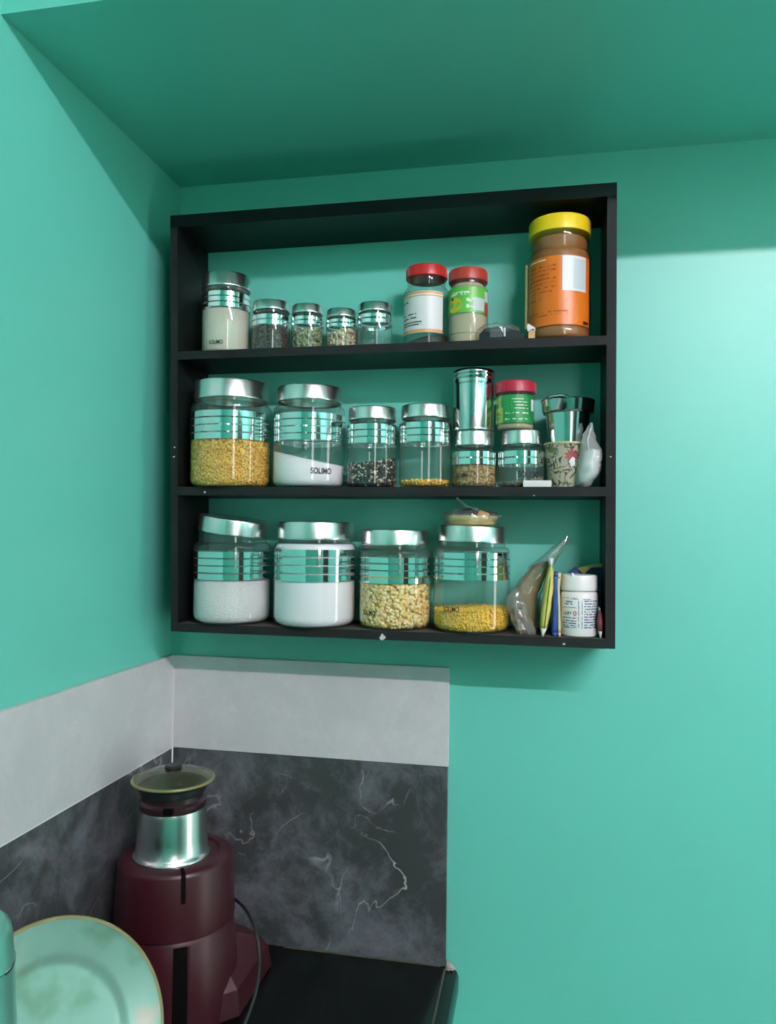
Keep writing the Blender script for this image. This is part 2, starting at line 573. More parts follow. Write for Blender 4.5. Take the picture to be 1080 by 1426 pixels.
def patch(R, a0, a1, z0, z1, na=24, nz=2):
    """piece of a cylinder wall; angle 0 faces -y, positive to +x"""
    v, f = [], []
    for i in range(nz + 1):
        z = z0 + (z1 - z0) * i / nz
        for k in range(na + 1):
            a = a0 + (a1 - a0) * k / na
            v.append((R * math.sin(a), -R * math.cos(a), z))
    for i in range(nz):
        for k in range(na):
            p = i * (na + 1) + k
            f.append((p, p + 1, p + na + 2, p + na + 1))
    return v, f

def poly_patch(R, pts):
    """flat print bent onto a cylinder: pts are (angle, z); one n-gon fan"""
    ca = sum(p[0] for p in pts) / len(pts)
    cz = sum(p[1] for p in pts) / len(pts)
    v = [(R * math.sin(ca), -R * math.cos(ca), cz)] + [(R * math.sin(a), -R * math.cos(a), z) for a, z in pts]
    n = len(pts)
    return v, [(0, 1 + i, 1 + (i + 1) % n) for i in range(n)]

def band(R, z0, z1, t=0.0004, seg=72):
    return lathe([(R, z0), (R + t, z0), (R + t, z1), (R, z1)], seg, False, False)

def lettering(text, width, R, ang, z, parent, material='ink', name='lettering', bold=0.0, tall=1.0):
    cu = bpy.data.curves.new(name, 'FONT')
    cu.body = text
    cu.align_x = 'CENTER'
    cu.align_y = 'CENTER'
    cu.offset = bold
    tmp = bpy.data.objects.new('tmp', cu)
    COL.objects.link(tmp)
    bpy.context.view_layer.update()
    dg = bpy.context.evaluated_depsgraph_get()
    me = bpy.data.meshes.new_from_object(tmp.evaluated_get(dg))
    bpy.data.objects.remove(tmp, do_unlink=True)
    bpy.data.curves.remove(cu)
    xs = [q.co.x for q in me.vertices]
    s = width / (max(xs) - min(xs))
    mid = (max(xs) + min(xs)) / 2
    for q in me.vertices:
        a = ang + (q.co.x - mid) * s / R
        zz = z + q.co.y * s * tall
        q.co = Vector((R * math.sin(a), -R * math.cos(a), zz))
    me.materials.clear()
    me.materials.append(MAT[material])
    o = bpy.data.objects.new(name, me)
    COL.objects.link(o)
    o.parent = parent
    return o


# unit grain shape (icosahedron)
_t = (1 + 5 ** 0.5) / 2
ICO_V = np.array([(-1, _t, 0), (1, _t, 0), (-1, -_t, 0), (1, -_t, 0), (0, -1, _t), (0, 1, _t), (0, -1, -_t), (0, 1, -_t), (_t, 0, -1), (_t, 0, 1), (-_t, 0, -1), (-_t, 0, 1)]) / math.sqrt(1 + _t * _t)
ICO_F = np.array([(0, 11, 5), (0, 5, 1), (0, 1, 7), (0, 7, 10), (0, 10, 11), (1, 5, 9), (5, 11, 4), (11, 10, 2), (10, 7, 6), (7, 1, 8), (3, 9, 4), (3, 4, 2), (3, 2, 6), (3, 6, 8), (3, 8, 9), (4, 9, 5), (2, 4, 11), (6, 2, 10), (8, 6, 7), (9, 8, 1)])

def fill_core(R, rc, h, slope, seg=48, z0=0.0, rough=0.0, seed=0):
    """closed body of the contents: rounded foot, sloped and slightly uneven top"""
    rng = random.Random(seed)
    sx, sy = slope
    v, f = [], []
    prof = []
    for k in range(5):
        a = math.pi / 2 * k / 4
        prof.append((R - rc + rc * math.sin(a), z0 + rc - rc * math.cos(a)))
    rows = len(prof)
    for r, z in prof:
        for k in range(seg):
            a = 2 * math.pi * k / seg
            v.append((r * math.cos(a), r * math.sin(a), z))
    for q in (1.0, 0.75, 0.5, 0.25):
        for k in range(seg):
            a = 2 * math.pi * k / seg
            x, y = R * q * math.cos(a), R * q * math.sin(a)
            v.append((x, y, max(z0 + rc * 1.02, z0 + h + sx * x + sy * y + (rng.uniform(-rough, rough) if q < 1 else 0))))
    rows += 4
    for i in range(rows - 1):
        for k in range(seg):
            k2 = (k + 1) % seg
            f.append((i * seg + k, i * seg + k2, (i + 1) * seg + k2, (i + 1) * seg + k))
    f.append(tuple(range(seg - 1, -1, -1)))
    f.append(tuple((rows - 1) * seg + k for k in range(seg)))
    return v, f

def fill_follow(prof, inset, h, seg=48):
    mid = h * 0.5
    out = [(max(r - inset, 0.0005), z + (0.0016 if z < mid else -0.0016)) for r, z in prof if z + 0.0016 < h]
    out.append((out[-1][0] - 0.0025, h))
    out.append((0.001, h + 0.001))
    return lathe(out, seg, True, True)

def grains(R, rc, h, slope, g, seed, z0=0.0, flat=0.6, dens=2.1, jag=0.6):
    """core plus a skin of single grains on its wall and top"""
    rng = np.random.default_rng(seed)
    v, f = fill_core(R - g * 1.0, rc, max(h - g * 0.6, rc * 1.1), slope, 40, z0)
    V, F = [np.array([tuple(p) for p in v])], [list(q) for q in f]
    sx, sy = slope
    hmax = h + abs(sx) * R + abs(sy) * R
    n1 = int(2 * math.pi * R * hmax / (g * g) * dens)
    th = rng.uniform(0, 2 * math.pi, n1)
    zz = rng.uniform(0, hmax, n1)
    rr = np.full(n1, R - g * 0.42)
    low = zz < rc
    rr[low] = R - g * 0.42 - rc + np.sqrt(np.maximum(0, rc ** 2 - (rc - zz[low]) ** 2))
    x, y = rr * np.cos(th), rr * np.sin(th)
    top = h + sx * x + sy * y + rng.uniform(-jag, jag, n1) * g
    keep = zz < top
    P1 = np.stack([x, y, zz + z0 + g * 0.3], 1)[keep]
    n2 = int(math.pi * R * R / (g * g) * dens)
    r2 = np.sqrt(rng.uniform(0, 1, n2)) * (R - g * 0.5)
    t2 = rng.uniform(0, 2 * math.pi, n2)
    x2, y2 = r2 * np.cos(t2), r2 * np.sin(t2)
    P2 = np.stack([x2, y2, np.maximum(h + sx * x2 + sy * y2, g * 0.4) + z0 + rng.uniform(-.3, .3, n2) * g], 1)
    P = np.concatenate([P1, P2])
    n = len(P)
    sc = rng.uniform(0.48, 0.62, (n, 1)) * g * np.stack([np.ones(n), rng.uniform(.8, 1.1, n), np.full(n, flat)], 1)
    Q = rng.normal(size=(n, 4))
    Q /= np.linalg.norm(Q, axis=1)[:, None]
    a, b, c, d = Q.T
    Rm = np.stack([1 - 2 * (c * c + d * d), 2 * (b * c - a * d), 2 * (b * d + a * c), 2 * (b * c + a * d), 1 - 2 * (b * b + d * d), 2 * (c * d - a * b), 2 * (b * d - a * c), 2 * (c * d + a * b), 1 - 2 * (b * b + c * c)], 1).reshape(n, 3, 3)
    pts = np.einsum('nij,nkj->nki', Rm, ICO_V[None] * sc[:, None, :]) + P[:, None, :]
    rad = np.hypot(pts[..., 0], pts[..., 1])
    lim = R * 0.999
    s = np.where(rad > lim, lim / np.maximum(rad, 1e-9), 1.0)
    pts[..., 0] *= s
    pts[..., 1] *= s
    pts[..., 2] = np.maximum(pts[..., 2], z0)
    base = len(v)
    F += (ICO_F[None] + (np.arange(n) * 12)[:, None, None] + base).reshape(-1, 3).tolist()
    V.append(pts.reshape(-1, 3))
    return np.concatenate(V).tolist(), F


# ------------------------------------------------------------------ the room
X1, YF, ZC = 2.45, -1.78, 2.75
SLAB_Z, SLAB_Y = 2.06, -0.405
T = 0.008
ZT0, ZT1, ZK, XT = 1.3362, 1.1968, 0.92, 0.4279
SX0, SZ0, SH, SD, SW = 0.0448, 1.3857, 0.5851, 0.102, 0.600

structure(obj('floor', box(-0.1, X1 + 0.1, YF - 0.1, 0.1, -0.1, 0), 'floor', smooth=False))
structure(obj('ceiling', box(-0.1, X1 + 0.1, YF - 0.1, 0.1, ZC, ZC + 0.1), 'plain', smooth=False))
wall_back = structure(obj('wall_back', box(-0.1, X1 + 0.1, 0, 0.1, 0, ZC), 'paint', smooth=False))
wall_left = structure(obj('wall_left', box(-0.1, 0, YF, 0, 0, ZC), 'paint', smooth=False))
structure(obj('wall_right', box(X1, X1 + 0.1, YF, 0, 0, ZC), 'paint', smooth=False))
structure(obj('wall_front', box(-0.1, X1 + 0.1, YF - 0.1, YF, 0, ZC), 'paint', smooth=False))
structure(obj('ceiling_loft_slab', box(0, X1, SLAB_Y, 0, SLAB_Z, SLAB_Z + 0.09), 'paint', smooth=False))

# wall tiles: one light course over one dark course
G = 0.001
for i, (ya, yb) in enumerate(((-T - G, -0.607), (-0.609, -1.207), (-1.209, YF))):
    obj('tile', box(0, T, yb, ya, ZT1 + G, ZT0, 0.0008), 'tile_light', wall_left, smooth=False)
    obj('tile', box(0, T, yb, ya, ZK, ZT1 - G, 0.0008), 'tile_dark', wall_left, smooth=False)
obj('tile', box(T + G * 1.6, XT, -T, 0, ZT1 + 0.0004, ZT0, 0.0008), 'tile_light', wall_back, smooth=False)
obj('tile', box(T + G * 1.6, XT - 0.001, -T, 0, ZK, ZT1 - 0.0004, 0.0008), 'tile_dark', wall_back, smooth=False)
obj('grout', box(0, T - 0.0006, YF, -0.0005, ZK, ZT0 - 0.001), 'grout', wall_left, smooth=False)
obj('grout', box(T - 0.0006, T + G * 1.8, -T + 0.0006, -0.0005, ZK, ZT0 - 0.001), 'grout', wall_back, smooth=False)

# high window on the opposite wall and a glazed door on the right, both with daylit frosted panes
def pane_unit(name, wall, a0, a1, z0, z1, rows):
    ft = 0.05
    if wall == 'front':
        fr = lambda p, q, s, t, d0, d1: box(p, q, YF + d0, YF + d1, s, t, 0.004)
    else:
        fr = lambda p, q, s, t, d0, d1: box(X1 - d1, X1 - d0, p, q, s, t, 0.004)
    root = structure(obj(name, fr(a0 - ft, a0, z0, z1 + ft, 0, 0.04), 'wood', smooth=False))
    obj('frame_jamb', fr(a1, a1 + ft, z0, z1 + ft, 0, 0.04), 'wood', root, smooth=False)
    obj('frame_head', fr(a0, a1, z1, z1 + ft, 0, 0.04), 'wood', root, smooth=False)
    h = (z1 - z0) / rows
    for k in range(rows):
        obj('frame_rail', fr(a0, a1, z0 + k * h, z0 + k * h + 0.035, 0, 0.035), 'wood', root, smooth=False)
        obj('pane', fr(a0, a1, z0 + k * h + 0.035, z0 + (k + 1) * h, 0.004, 0.016), 'daylight', root, smooth=False)
pane_unit('window_1', 'front', 1.02, 1.28, 1.42, 2.35, 1)
pane_unit('door_1', 'right', -0.62, -0.30, 0.05, 1.92, 1)

dd = structure(obj('door_2', box(1.60, 2.36, YF, YF + 0.045, 0, 2.05, 0.004), 'wood', smooth=False))
for za, zb in ((0.15, 0.95), (1.10, 1.92)):
    for xa in (1.68, 2.02):
        obj('door_panel', box(xa, xa + 0.26, YF + 0.045, YF + 0.058, za, zb, 0.006), 'wood', dd, smooth=False)
obj('door_handle', box(1.635, 1.655, YF + 0.045, YF + 0.085, 1.0, 1.12, 0.004), 'steel', dd, smooth=False)

# tube light high on the opposite wall
tl = thing('tube_light', 'long white fluorescent tube light high on the wall opposite the shelf', 'lamp', (1.60, -1.66, 2.525))
obj('tube', [(q[2], q[0], q[1]) for q in []] and None or (lambda vf: ([(p[2], p[0], p[1]) for p in vf[0]], vf[1]))(lathe([(0.0135, -0.585), (0.0135, 0.585)], 16)), 'tube', tl)
obj('batten', box(-0.61, 0.61, YF + 1.66, -0.055, -0.03, 0.03, 0.006), 'fixture', tl)
for s in (-1, 1):
    obj('end_cap', box(s * 0.60 - 0.012, s * 0.60 + 0.012, -0.06, 0.016, -0.02, 0.02, 0.003), 'fixture', tl)

# ------------------------------------------------------------------ counter
structure(obj('wall_counter_base', box(0.0, 0.432, -1.5, 0, 0, 0.880), 'paint', smooth=False))
ct = thing('countertop', 'polished black granite kitchen countertop along the left wall with moulded edge', 'countertop', (0, 0, 0))
prof = [(0.0, ZK), (0.424, ZK), (0.4265, 0.919), (0.4275, 0.9165), (0.432, 0.916), (0.4375, 0.9145), (0.442, 0.911), (0.4445, 0.905), (0.4445, 0.884), (0.440, 0.880), (0.0, 0.880)]
obj('slab', prism(prof, 'y', -1.5, -0.0005), 'granite', ct, sharp=25)
obj('edge_line', tube([(0.4262, -0.012, 0.9182), (0.4262, -0.3, 0.9182), (0.4262, -0.7, 0.9182), (0.4262, -1.49, 0.9182)], 0.0016, 8, 14), 'granite_edge', ct)
obj('sealant', tube([(0.19, -T - 0.001, ZK + 0.0006), (0.3, -T - 0.001, ZK + 0.0006), (0.42, -T - 0.001, ZK + 0.0006)], 0.0016, 8, 6), 'granite_edge', ct)
crust = loft(dense([((0.4325, -0.006, 0.916), 0.0065, 0.005), ((0.432, -0.006, 0.9205), 0.006, 0.005), ((0.430, -0.004, 0.926), 0.003, 0.003)], 4), 16, 0.0025, 18)
obj('cement_crust', crust, 'crust', wall_back)

# ------------------------------------------------------------------ wall shelf
sh = thing('wall_shelf', 'black three-tier open wall shelf holding jars', 'shelf', (SX0, 0, SZ0))
TH = 0.0118
XL = lambda z: 0.0055 - 0.0131 * z / SH          # the left side leans out a little at the top
TT = 0.0175
def shelf_side(xa, xb):
    poly = [(xa(0), 0), (xb(0), 0), (xb(SH - TT), SH - TT), (xa(SH - TT), SH - TT)]
    return prism(poly, 'y', -SD, -0.001)
sides = []
for nm, xa, xb in (('l', lambda z: XL(z), lambda z: XL(z) + TH * 0.9), ('r', lambda z: SW - TH, lambda z: SW)):
    s = obj('side_panel', shelf_side(xa, xb), 'shelf', sh, smooth=False)
    e = obj('edge_banding', ([(p[0], (-SD - 0.0006) if p[1] < -0.05 else -SD + 0.0001, p[2]) for p in shelf_side(xa, xb)[0]], shelf_side(xa, xb)[1]), 'shelf_edge', s, smooth=False)
obj('top_board', box(XL(SH), SW, -SD - 0.001, -0.001, SH - TT, SH, 0.0008), 'shelf', sh, smooth=False)
B1, B2 = 1.7771 - SZ0, 1.5867 - SZ0
B0 = 0.0115
for zt, nm in ((B1, 'shelf_board'), (B2, 'shelf_board'), (B0, 'bottom_board')):
    b = obj(nm, box(XL(zt) + TH * 0.9, SW - TH, -SD, -0.001, zt - 0.0118, zt), 'shelf', sh, smooth=False)
    obj('edge_banding', box(XL(zt) + TH * 0.9, SW - TH, -SD - 0.0006, -SD + 0.0001, zt - 0.0118, zt), 'shelf_edge', b, smooth=False)
obj('dust_layer', box(XL(0) + TH, SW - TH - 0.0005, -SD + 0.001, -0.002, B0 - 0.0002, B0 + 0.00025), 'dust', sh, smooth=False)
def spot(px, py, y, r, n=7, seed=1):
    p = atY(px, py, y) - Vector((SX0, 0, SZ0))
    rng = random.Random(seed)
    pts = []
    for k in range(n):
        a = 2 * math.pi * k / n
        rr = r * rng.uniform(0.6, 1.3)
        pts.append((p.x + rr * math.cos(a), p.z + rr * 0.8 * math.sin(a)))
    v, f = prism(pts, 'y', y - 0.0006, y + 0.0003)
    obj('paint_speck', (v, f), 'white_paint', sh, smooth=False)
for k, (a, b, r) in enumerate(((532, 888, .0042), (243, 623, .0012), (242, 636, .0014), (850, 636, .0011),  (285, 685, .0018), (785, 897, .0016), (743, 690, .0011), (532, 884, .002))):
    spot(a, b, -SD - 0.0006, r, 8, k)

Z1, Z2, Z3 = SZ0 + B1, SZ0 + B2, SZ0 + B0 + 0.00025


# ------------------------------------------------------------------ glass jars
def arc(cx, cz, r, a0, a1, n=5):
    return [(cx + r * math.cos(math.radians(a0 + (a1 - a0) * k / n)), cz + r * math.sin(math.radians(a0 + (a1 - a0) * k / n))) for k in range(n + 1)]

def make_jar(label, x, y, z, R, H, lid_h, lid_r, bands, text=None, group=None, lid_tilt=None, rc=None, name='glass_jar'):
    """bands: list of (z0, z1) silver stripes; text: (angle, z, width)"""
    t = thing(name, label, 'jar', (x, y, z), group)
    rc = rc or R * 0.2
    zs = H - lid_h                                   # underside of the lid
    rn = lid_r - 0.0022
    sh_r = min(R - rn + 0.002, 0.012)
    zsh = zs - 0.0045 - sh_r * 0.9
    prof = [(0.0005, 0.0008), (R - rc - 0.004, 0.0008), (R - rc, 0.0)] + arc(R - rc, rc, rc, -90, 0, 6)[1:]
    prof += [(R, zsh)] + arc(R - sh_r, zsh, sh_r, 0, 70, 5)[1:]
    prof += [(rn, zs - 0.004), (rn - 0.0004, zs + lid_h * 0.6)]
    obj('body', lathe(prof, 72, False, False), 'glass', t)
    make_jar.prof = prof
    for a, b in bands:
        obj('silver_band', band(R + 0.00015, a, b), 'mirror', t, sharp=60)
    lp = [(lid_r - 0.0015, 0.0), (lid_r, 0.0006), (lid_r + 0.0003, 0.0016), (lid_r, 0.0026), (lid_r, lid_h - 0.0025), (lid_r - 0.0008, lid_h - 0.0007), (lid_r - 0.003, lid_h), (lid_r * 0.8, lid_h - 0.0006), (0.001, lid_h - 0.0006)]
    l = obj('lid', lathe(lp, 72, False, True), 'lid', t, loc=(0, 0, zs))
    obj('seal', lathe([(rn - 0.002, 0.0005), (lid_r - 0.0012, 0.0005), (lid_r - 0.0012, 0.003), (rn - 0.002, 0.003)], 48, False, False), 'seal', l)
    if lid_tilt:
        l.rotation_euler = lid_tilt[0]
        l.location.z = zs + lid_tilt[1]
    if text:
        lettering('SOLIMO', text[2], R + 0.0006, text[0], text[1], t, bold=0.016, tall=1.35)
    return t

def contents(name, label, cat, jar, vf, material, sharp=0):
    o = obj(name, vf, material, sharp=sharp)
    o.location = jar.location
    tag(o, label, cat, kind='stuff')
    return o

def four(z0, z1, n=4, gap=0.0019):
    h = (z1 - z0 - gap * (n - 1)) / n
    return [(z0 + i * (h + gap), z0 + i * (h + gap) + h) for i in range(n)]

def X(px, py, y):
    return atY(px, py, y).x

BIG = -0.0625
# --- top board
yT = -0.055
j = make_jar('tall steel-lidded glass jar of cream powder at the end of the top shelf', X(314, 480, yT), yT, Z1, 0.0345, 0.117, 0.021, 0.0352, four(0.066, 0.088, 3), (0.0, 0.0145, 0.021))
contents('cream_powder', 'cream coloured powder filling the tall jar on the top shelf', 'powder', j, fill_core(0.0332, 0.006, 0.062, (0, 0), z0=0.002), 'powder_cream')
j = make_jar('small steel-lidded spice jar with dark contents beside the tall cream jar', X(377, 480, yT), yT, Z1, 0.0268, 0.076, 0.0145, 0.0268, four(0.040, 0.054, 2), group='small spice jars')
contents('dark_spice', 'dark spice in a small jar beside the tall cream jar', 'spice', j, grains(0.0255, 0.004, 0.036, (0, 0), 0.004, 11, 0.002), 'spice_dark')
j = make_jar('small steel-lidded spice jar half full of green pods', X(427.5, 480, yT), yT, Z1, 0.0228, 0.069, 0.0135, 0.0222, four(0.039, 0.050, 2), group='small spice jars')
contents('green_pods', 'pale green spice pods in a small glass jar', 'spice', j, grains(0.0215, 0.004, 0.029, (0.15, 0), 0.0052, 12, 0.002), 'spice_green')
j = make_jar('smallest steel-lidded spice jar, with cream pieces inside', X(475, 480, yT), yT, Z1, 0.0215, 0.0605, 0.0125, 0.0212, four(0.034, 0.044, 2), group='small spice jars')
contents('cream_pieces', 'cream coloured spice pieces in the smallest jar', 'spice', j, grains(0.0202, 0.004, 0.025, (0.2, 0), 0.0048, 13, 0.002), 'spice_cream')
make_jar('empty small steel-lidded spice jar nearest the red-lidded jars', X(521.5, 480, yT), yT, Z1, 0.0242, 0.0665, 0.0135, 0.0238, four(0.037, 0.049, 2), group='small spice jars')

# --- middle board
j = make_jar('widest glass jar on the middle shelf, two-thirds full of yellow split peas', X(321, 640, BIG), BIG, Z2, 0.0570, 0.150, 0.0265, 0.0522, four(0.0655, 0.1045))
contents('yellow_split_peas', 'yellow brown split peas in the widest middle shelf jar', 'lentils', j, grains(0.0555, 0.010, 0.0655, (0, 0), 0.0034, 21, 0.002, 0.55), 'toor')
j = make_jar('large glass jar of white sugar heaped to one side on the middle shelf', X(430, 640, -0.058), -0.058, Z2, 0.0502, 0.141, 0.0215, 0.0462, four(0.064, 0.101), (0.645, 0.0215, 0.030))
contents('white_sugar', 'white sugar sloping down to one side in a glass jar', 'sugar', j, fill_core(0.0495, 0.009, 0.040, (-0.22, 0.05), z0=0.002), 'powder_white')
yM = -0.06
j = make_jar('medium glass jar with black and cream seeds, beside the heaped sugar jar', X(518, 640, yM), yM, Z2, 0.0346, 0.111, 0.0185, 0.0332, four(0.060, 0.086, 3))
contents('black_and_cream_seeds', 'black seeds flecked with cream bits in a medium jar', 'seeds', j, grains(0.0332, 0.006, 0.033, (0.12, 0.1), 0.0042, 23, 0.002), 'seedmix')
j = make_jar('medium glass jar nearly empty but for yellow kernels at its bottom', X(592, 640, yM), yM, Z2, 0.0356, 0.1125, 0.0185, 0.0335, four(0.061, 0.087, 3))
contents('yellow_kernels', 'thin layer of yellow kernels at the bottom of a jar', 'kernels', j, grains(0.0341, 0.006, 0.0065, (0, 0), 0.0048, 24, 0.002, 0.8, 2.0, 0.2), 'corn')
j5 = make_jar('squat glass jar of tan seeds with a steel canister standing on its lid', X(660, 650, yM), yM, Z2, 0.0298, 0.0765, 0.0205, 0.0262, four(0.031, 0.048, 2), (-0.47, 0.0165, 0.018))
contents('tan_seeds', 'tan fenugreek seeds in the squat jar below the steel canister', 'seeds', j5, grains(0.0284, 0.006, 0.0345, (0.13, 0), 0.003, 25, 0.002, 0.7), 'fenugreek')
j6 = make_jar('squat near-empty glass jar with a red-lidded green jar on its lid', X(725, 650, yM), yM, Z2, 0.0308, 0.0765, 0.0195, 0.0262, four(0.031, 0.048, 2), (0.38, 0.0165, 0.030))
contents('green_dregs', 'grey green herb dregs at the bottom of the squat jar', 'spice', j6, grains(0.0294, 0.006, 0.0075, (0.16, 0.1), 0.003, 26, 0.002), 'dregs')

# --- bottom board
j = make_jar('large glass jar of white semolina with its steel lid sitting askew', X(323, 830, BIG), BIG, Z3, 0.0545, 0.139, 0.0225, 0.0500, four(0.0615, 0.100), lid_tilt=((0.03, 0.135, 0), 0.0085))
contents('white_semolina', 'coarse white semolina in the jar with the askew lid', 'semolina', j, fill_core(0.053, 0.010, 0.058, (0, 0), z0=0.002, rough=0.001), 'semolina')
j = make_jar('large glass jar filled to the top with white flour', X(438, 830, BIG), BIG, Z3, 0.0572, 0.1425, 0.0245, 0.0530, four(0.0625, 0.105))
contents('white_flour', 'white flour filling a large jar up to its neck', 'flour', j, fill_follow(make_jar.prof, 0.0018, 0.1120, 72), 'flour', 60)
j = make_jar('large glass jar of pale yellow split chickpeas on the bottom shelf', X(550, 830, BIG + .003), BIG + .003, Z3, 0.0492, 0.133, 0.0215, 0.0462, four(0.062, 0.096), (-0.59, 0.0225, 0.023))
contents('split_chickpeas', 'pale yellow split chickpeas in a bottom shelf jar', 'lentils', j, grains(0.0477, 0.009, 0.062, (0.03, 0), 0.0058, 33, 0.002, 0.8, 2.6), 'chana')
j4 = make_jar('large glass jar with golden lentils in its lowest part, a plastic-wrapped packet on its lid', X(656, 830, BIG), BIG, Z3, 0.0508, 0.1375, 0.022, 0.0468, four(0.069, 0.104), (-0.45, 0.031, 0.024), lid_tilt=((0, 0.03, 0), 0.0018))
contents('golden_lentils', 'golden yellow lentils in the lowest part of a large jar', 'lentils', j4, grains(0.0493, 0.010, 0.0265, (0.035, 0), 0.0031, 34, 0.002, 0.6), 'moong')


# ------------------------------------------------------------------ plastic jars
def make_plastic_jar(name, label, x, y, z, R, H, lid_h, lid_r, lid_mat, ribs=True):
    t = thing(name, label, 'jar', (x, y, z))
    zs = H - lid_h
    rc = R * 0.16
    rn = lid_r - 0.003
    prof = [(0.0005, 0.001), (R - rc, 0.0)] + arc(R - rc, rc, rc, -90, 0, 5)[1:]
    prof += [(R, zs * 0.14), (R - 0.0009, zs * 0.15), (R - 0.0009, zs * 0.165), (R, zs * 0.175), (R, zs * 0.80)]
    prof += arc(R - 0.009, zs * 0.80, 0.009, 0, 60, 4)[1:]
    prof += [(rn + 0.001, zs * 0.93), (rn + 0.0012, zs - 0.002), (rn, zs + lid_h * 0.5)]
    obj('body', lathe(prof, 64, False, False), 'pet', t)
    make_plastic_jar.prof = prof
    lp = [(lid_r - 0.002, 0), (lid_r, 0.0008), (lid_r, lid_h - 0.003), (lid_r - 0.001, lid_h - 0.001), (lid_r - 0.003, lid_h), (0.001, lid_h - 0.0004)]
    l = obj('lid', lathe(lp, 64, True, True), lid_mat, t, loc=(0, 0, zs))
    if ribs:
        v, f = [], []
        n = 60
        for k in range(n):
            a = 2 * math.pi * k / n
            c, s = math.cos(a), math.sin(a)
            b = len(v)
            for dr, dt in ((-0.0004, -0.0004), (0.0004, -0.0002), (0.0004, 0.0002), (-0.0004, 0.0004)):
                for zz in (0.0018, lid_h - 0.0035):
                    r = lid_r + dr
                    v.append((r * c - dt * s, r * s + dt * c, zz))
            f += [(b, b + 2, b + 3, b + 1), (b + 2, b + 4, b + 5, b + 3), (b + 4, b + 6, b + 7, b + 5)]
        obj('grip_ribs', (v, f), lid_mat, l, smooth=False)
    return t

def lines(t, R, a0, a1, zs, h, material):
    for z in zs:
        obj('print_line', patch(R, a0, a1, z, z + h, 14, 1), material, t)

yP = -0.055
# white label, orange stripes
t = make_plastic_jar('plastic_jar', 'clear jar with glossy red lid and white label edged in orange', X(593, 470, yP), yP, Z1, 0.0305, 0.1135, 0.0165, 0.0282, 'red_lid')
Rl = 0.0308
obj('label', patch(Rl, -1.45, 0.95, 0.018, 0.074), 'label_white', t)
for z0, z1 in ((0.0705, 0.0735), (0.067, 0.0685), (0.0185, 0.0225)):
    obj('label_stripe', patch(Rl + 0.0002, -1.45, 0.95, z0, z1, 24, 1), 'label_tan', t)
lines(t, Rl + 0.0002, -1.3, -0.75, (0.060,), 0.0022, 'text_dark')
lines(t, Rl + 0.0002, -1.3, -0.3, (0.0425, 0.0375), 0.0018, 'text_dark')
lines(t, Rl + 0.0002, -1.3, -0.05, (0.0315, 0.028), 0.0018, 'text_dark')
contents('dark_residue', 'dark residue at the bottom of the white-labelled jar', 'food', t, fill_core(0.029, 0.004, 0.0105, (0.2, 0), z0=0.0015), 'pickle')
# green label
t = make_plastic_jar('plastic_jar', 'jar of beige powder with brick red lid and green label', X(651, 470, yP), yP, Z1, 0.0272, 0.1065, 0.0175, 0.0262, 'red_lid2')
Rl = 0.0275
obj('label', patch(Rl, -1.5, 1.35, 0.043, 0.078), 'label_green', t)
obj('fruit_print', poly_patch(Rl + 0.0003, [(-0.62 + 0.42 * math.cos(a), 0.0545 + 0.010 * math.sin(a)) for a in np.linspace(0, 6.1, 16)]), 'label_yellow', t)
obj('label_panel', patch(Rl + 0.0002, 0.35, 1.0, 0.046, 0.063), 'label_grey', t)
obj('label_panel', patch(Rl + 0.0002, 1.02, 1.35, 0.060, 0.074), 'label_white', t)
obj('fruit_print', poly_patch(Rl + 0.0003, [(1.18 + 0.2 * math.cos(a), 0.050 + 0.0085 * math.sin(a)) for a in np.linspace(0, 6.1, 12)]), 'label_red', t)
obj('fruit_leaf', poly_patch(Rl + 0.0004, [(-0.86, 0.063), (-0.72, 0.0655), (-0.66, 0.062), (-0.74, 0.0605)]), 'ink', t)
lines(t, Rl + 0.0003, -0.95, 0.15, (0.0665,), 0.005, 'text_white')
lines(t, Rl + 0.0003, 0.0, 0.35, (0.057, 0.049), 0.005, 'text_white')
contents('beige_powder', 'beige powder in the jar with the green label', 'powder', t, fill_follow(make_plastic_jar.prof, 0.0013, 0.086), 'beige', 40)
# big orange
t = make_plastic_jar('plastic_jar', 'big jar with yellow screw lid and orange wrap-around label', X(778, 465, -0.058), -0.058, Z1, 0.0405, 0.1635, 0.0215, 0.0402, 'yellow_lid', False)
Rl = 0.0408
obj('label', patch(Rl, -2.2, 1.15, 0.0175, 0.107), 'label_orange', t)
obj('nutrition_panel', patch(Rl + 0.0003, 0.07, 0.92, 0.061, 0.106), 'label_white', t)
obj('nutrition_panel', patch(Rl + 0.0005, 0.42, 0.86, 0.064, 0.103), 'label_grey', t)
lines(t, Rl + 0.0004, -1.15, -0.45, (0.102,), 0.0016, 'text_white')
lines(t, Rl + 0.0003, -1.2, -0.12, tuple(0.0605 + 0.0055 * k for k in range(7)), 0.0022, 'text_brown')
lines(t, Rl + 0.0003, -1.2, -0.5, (0.051,), 0.003, 'text_brown')
lines(t, Rl + 0.0003, -1.2, 0.25, (0.030, 0.034), 0.0018, 'text_brown')
obj('label_mark', patch(Rl + 0.0003, 0.80, 1.05, 0.0195, 0.0235, 6, 1), 'ink', t)
obj('label_edge', box(-0.0445, -0.0415, -0.006, -0.001, 0.022, 0.108, 0.0008), 'pkt_gold', t)
contents('brown_powder', 'brown powder filling the big orange-labelled jar', 'powder', t, fill_follow(make_plastic_jar.prof, 0.0015, 0.137), 'honey', 40)
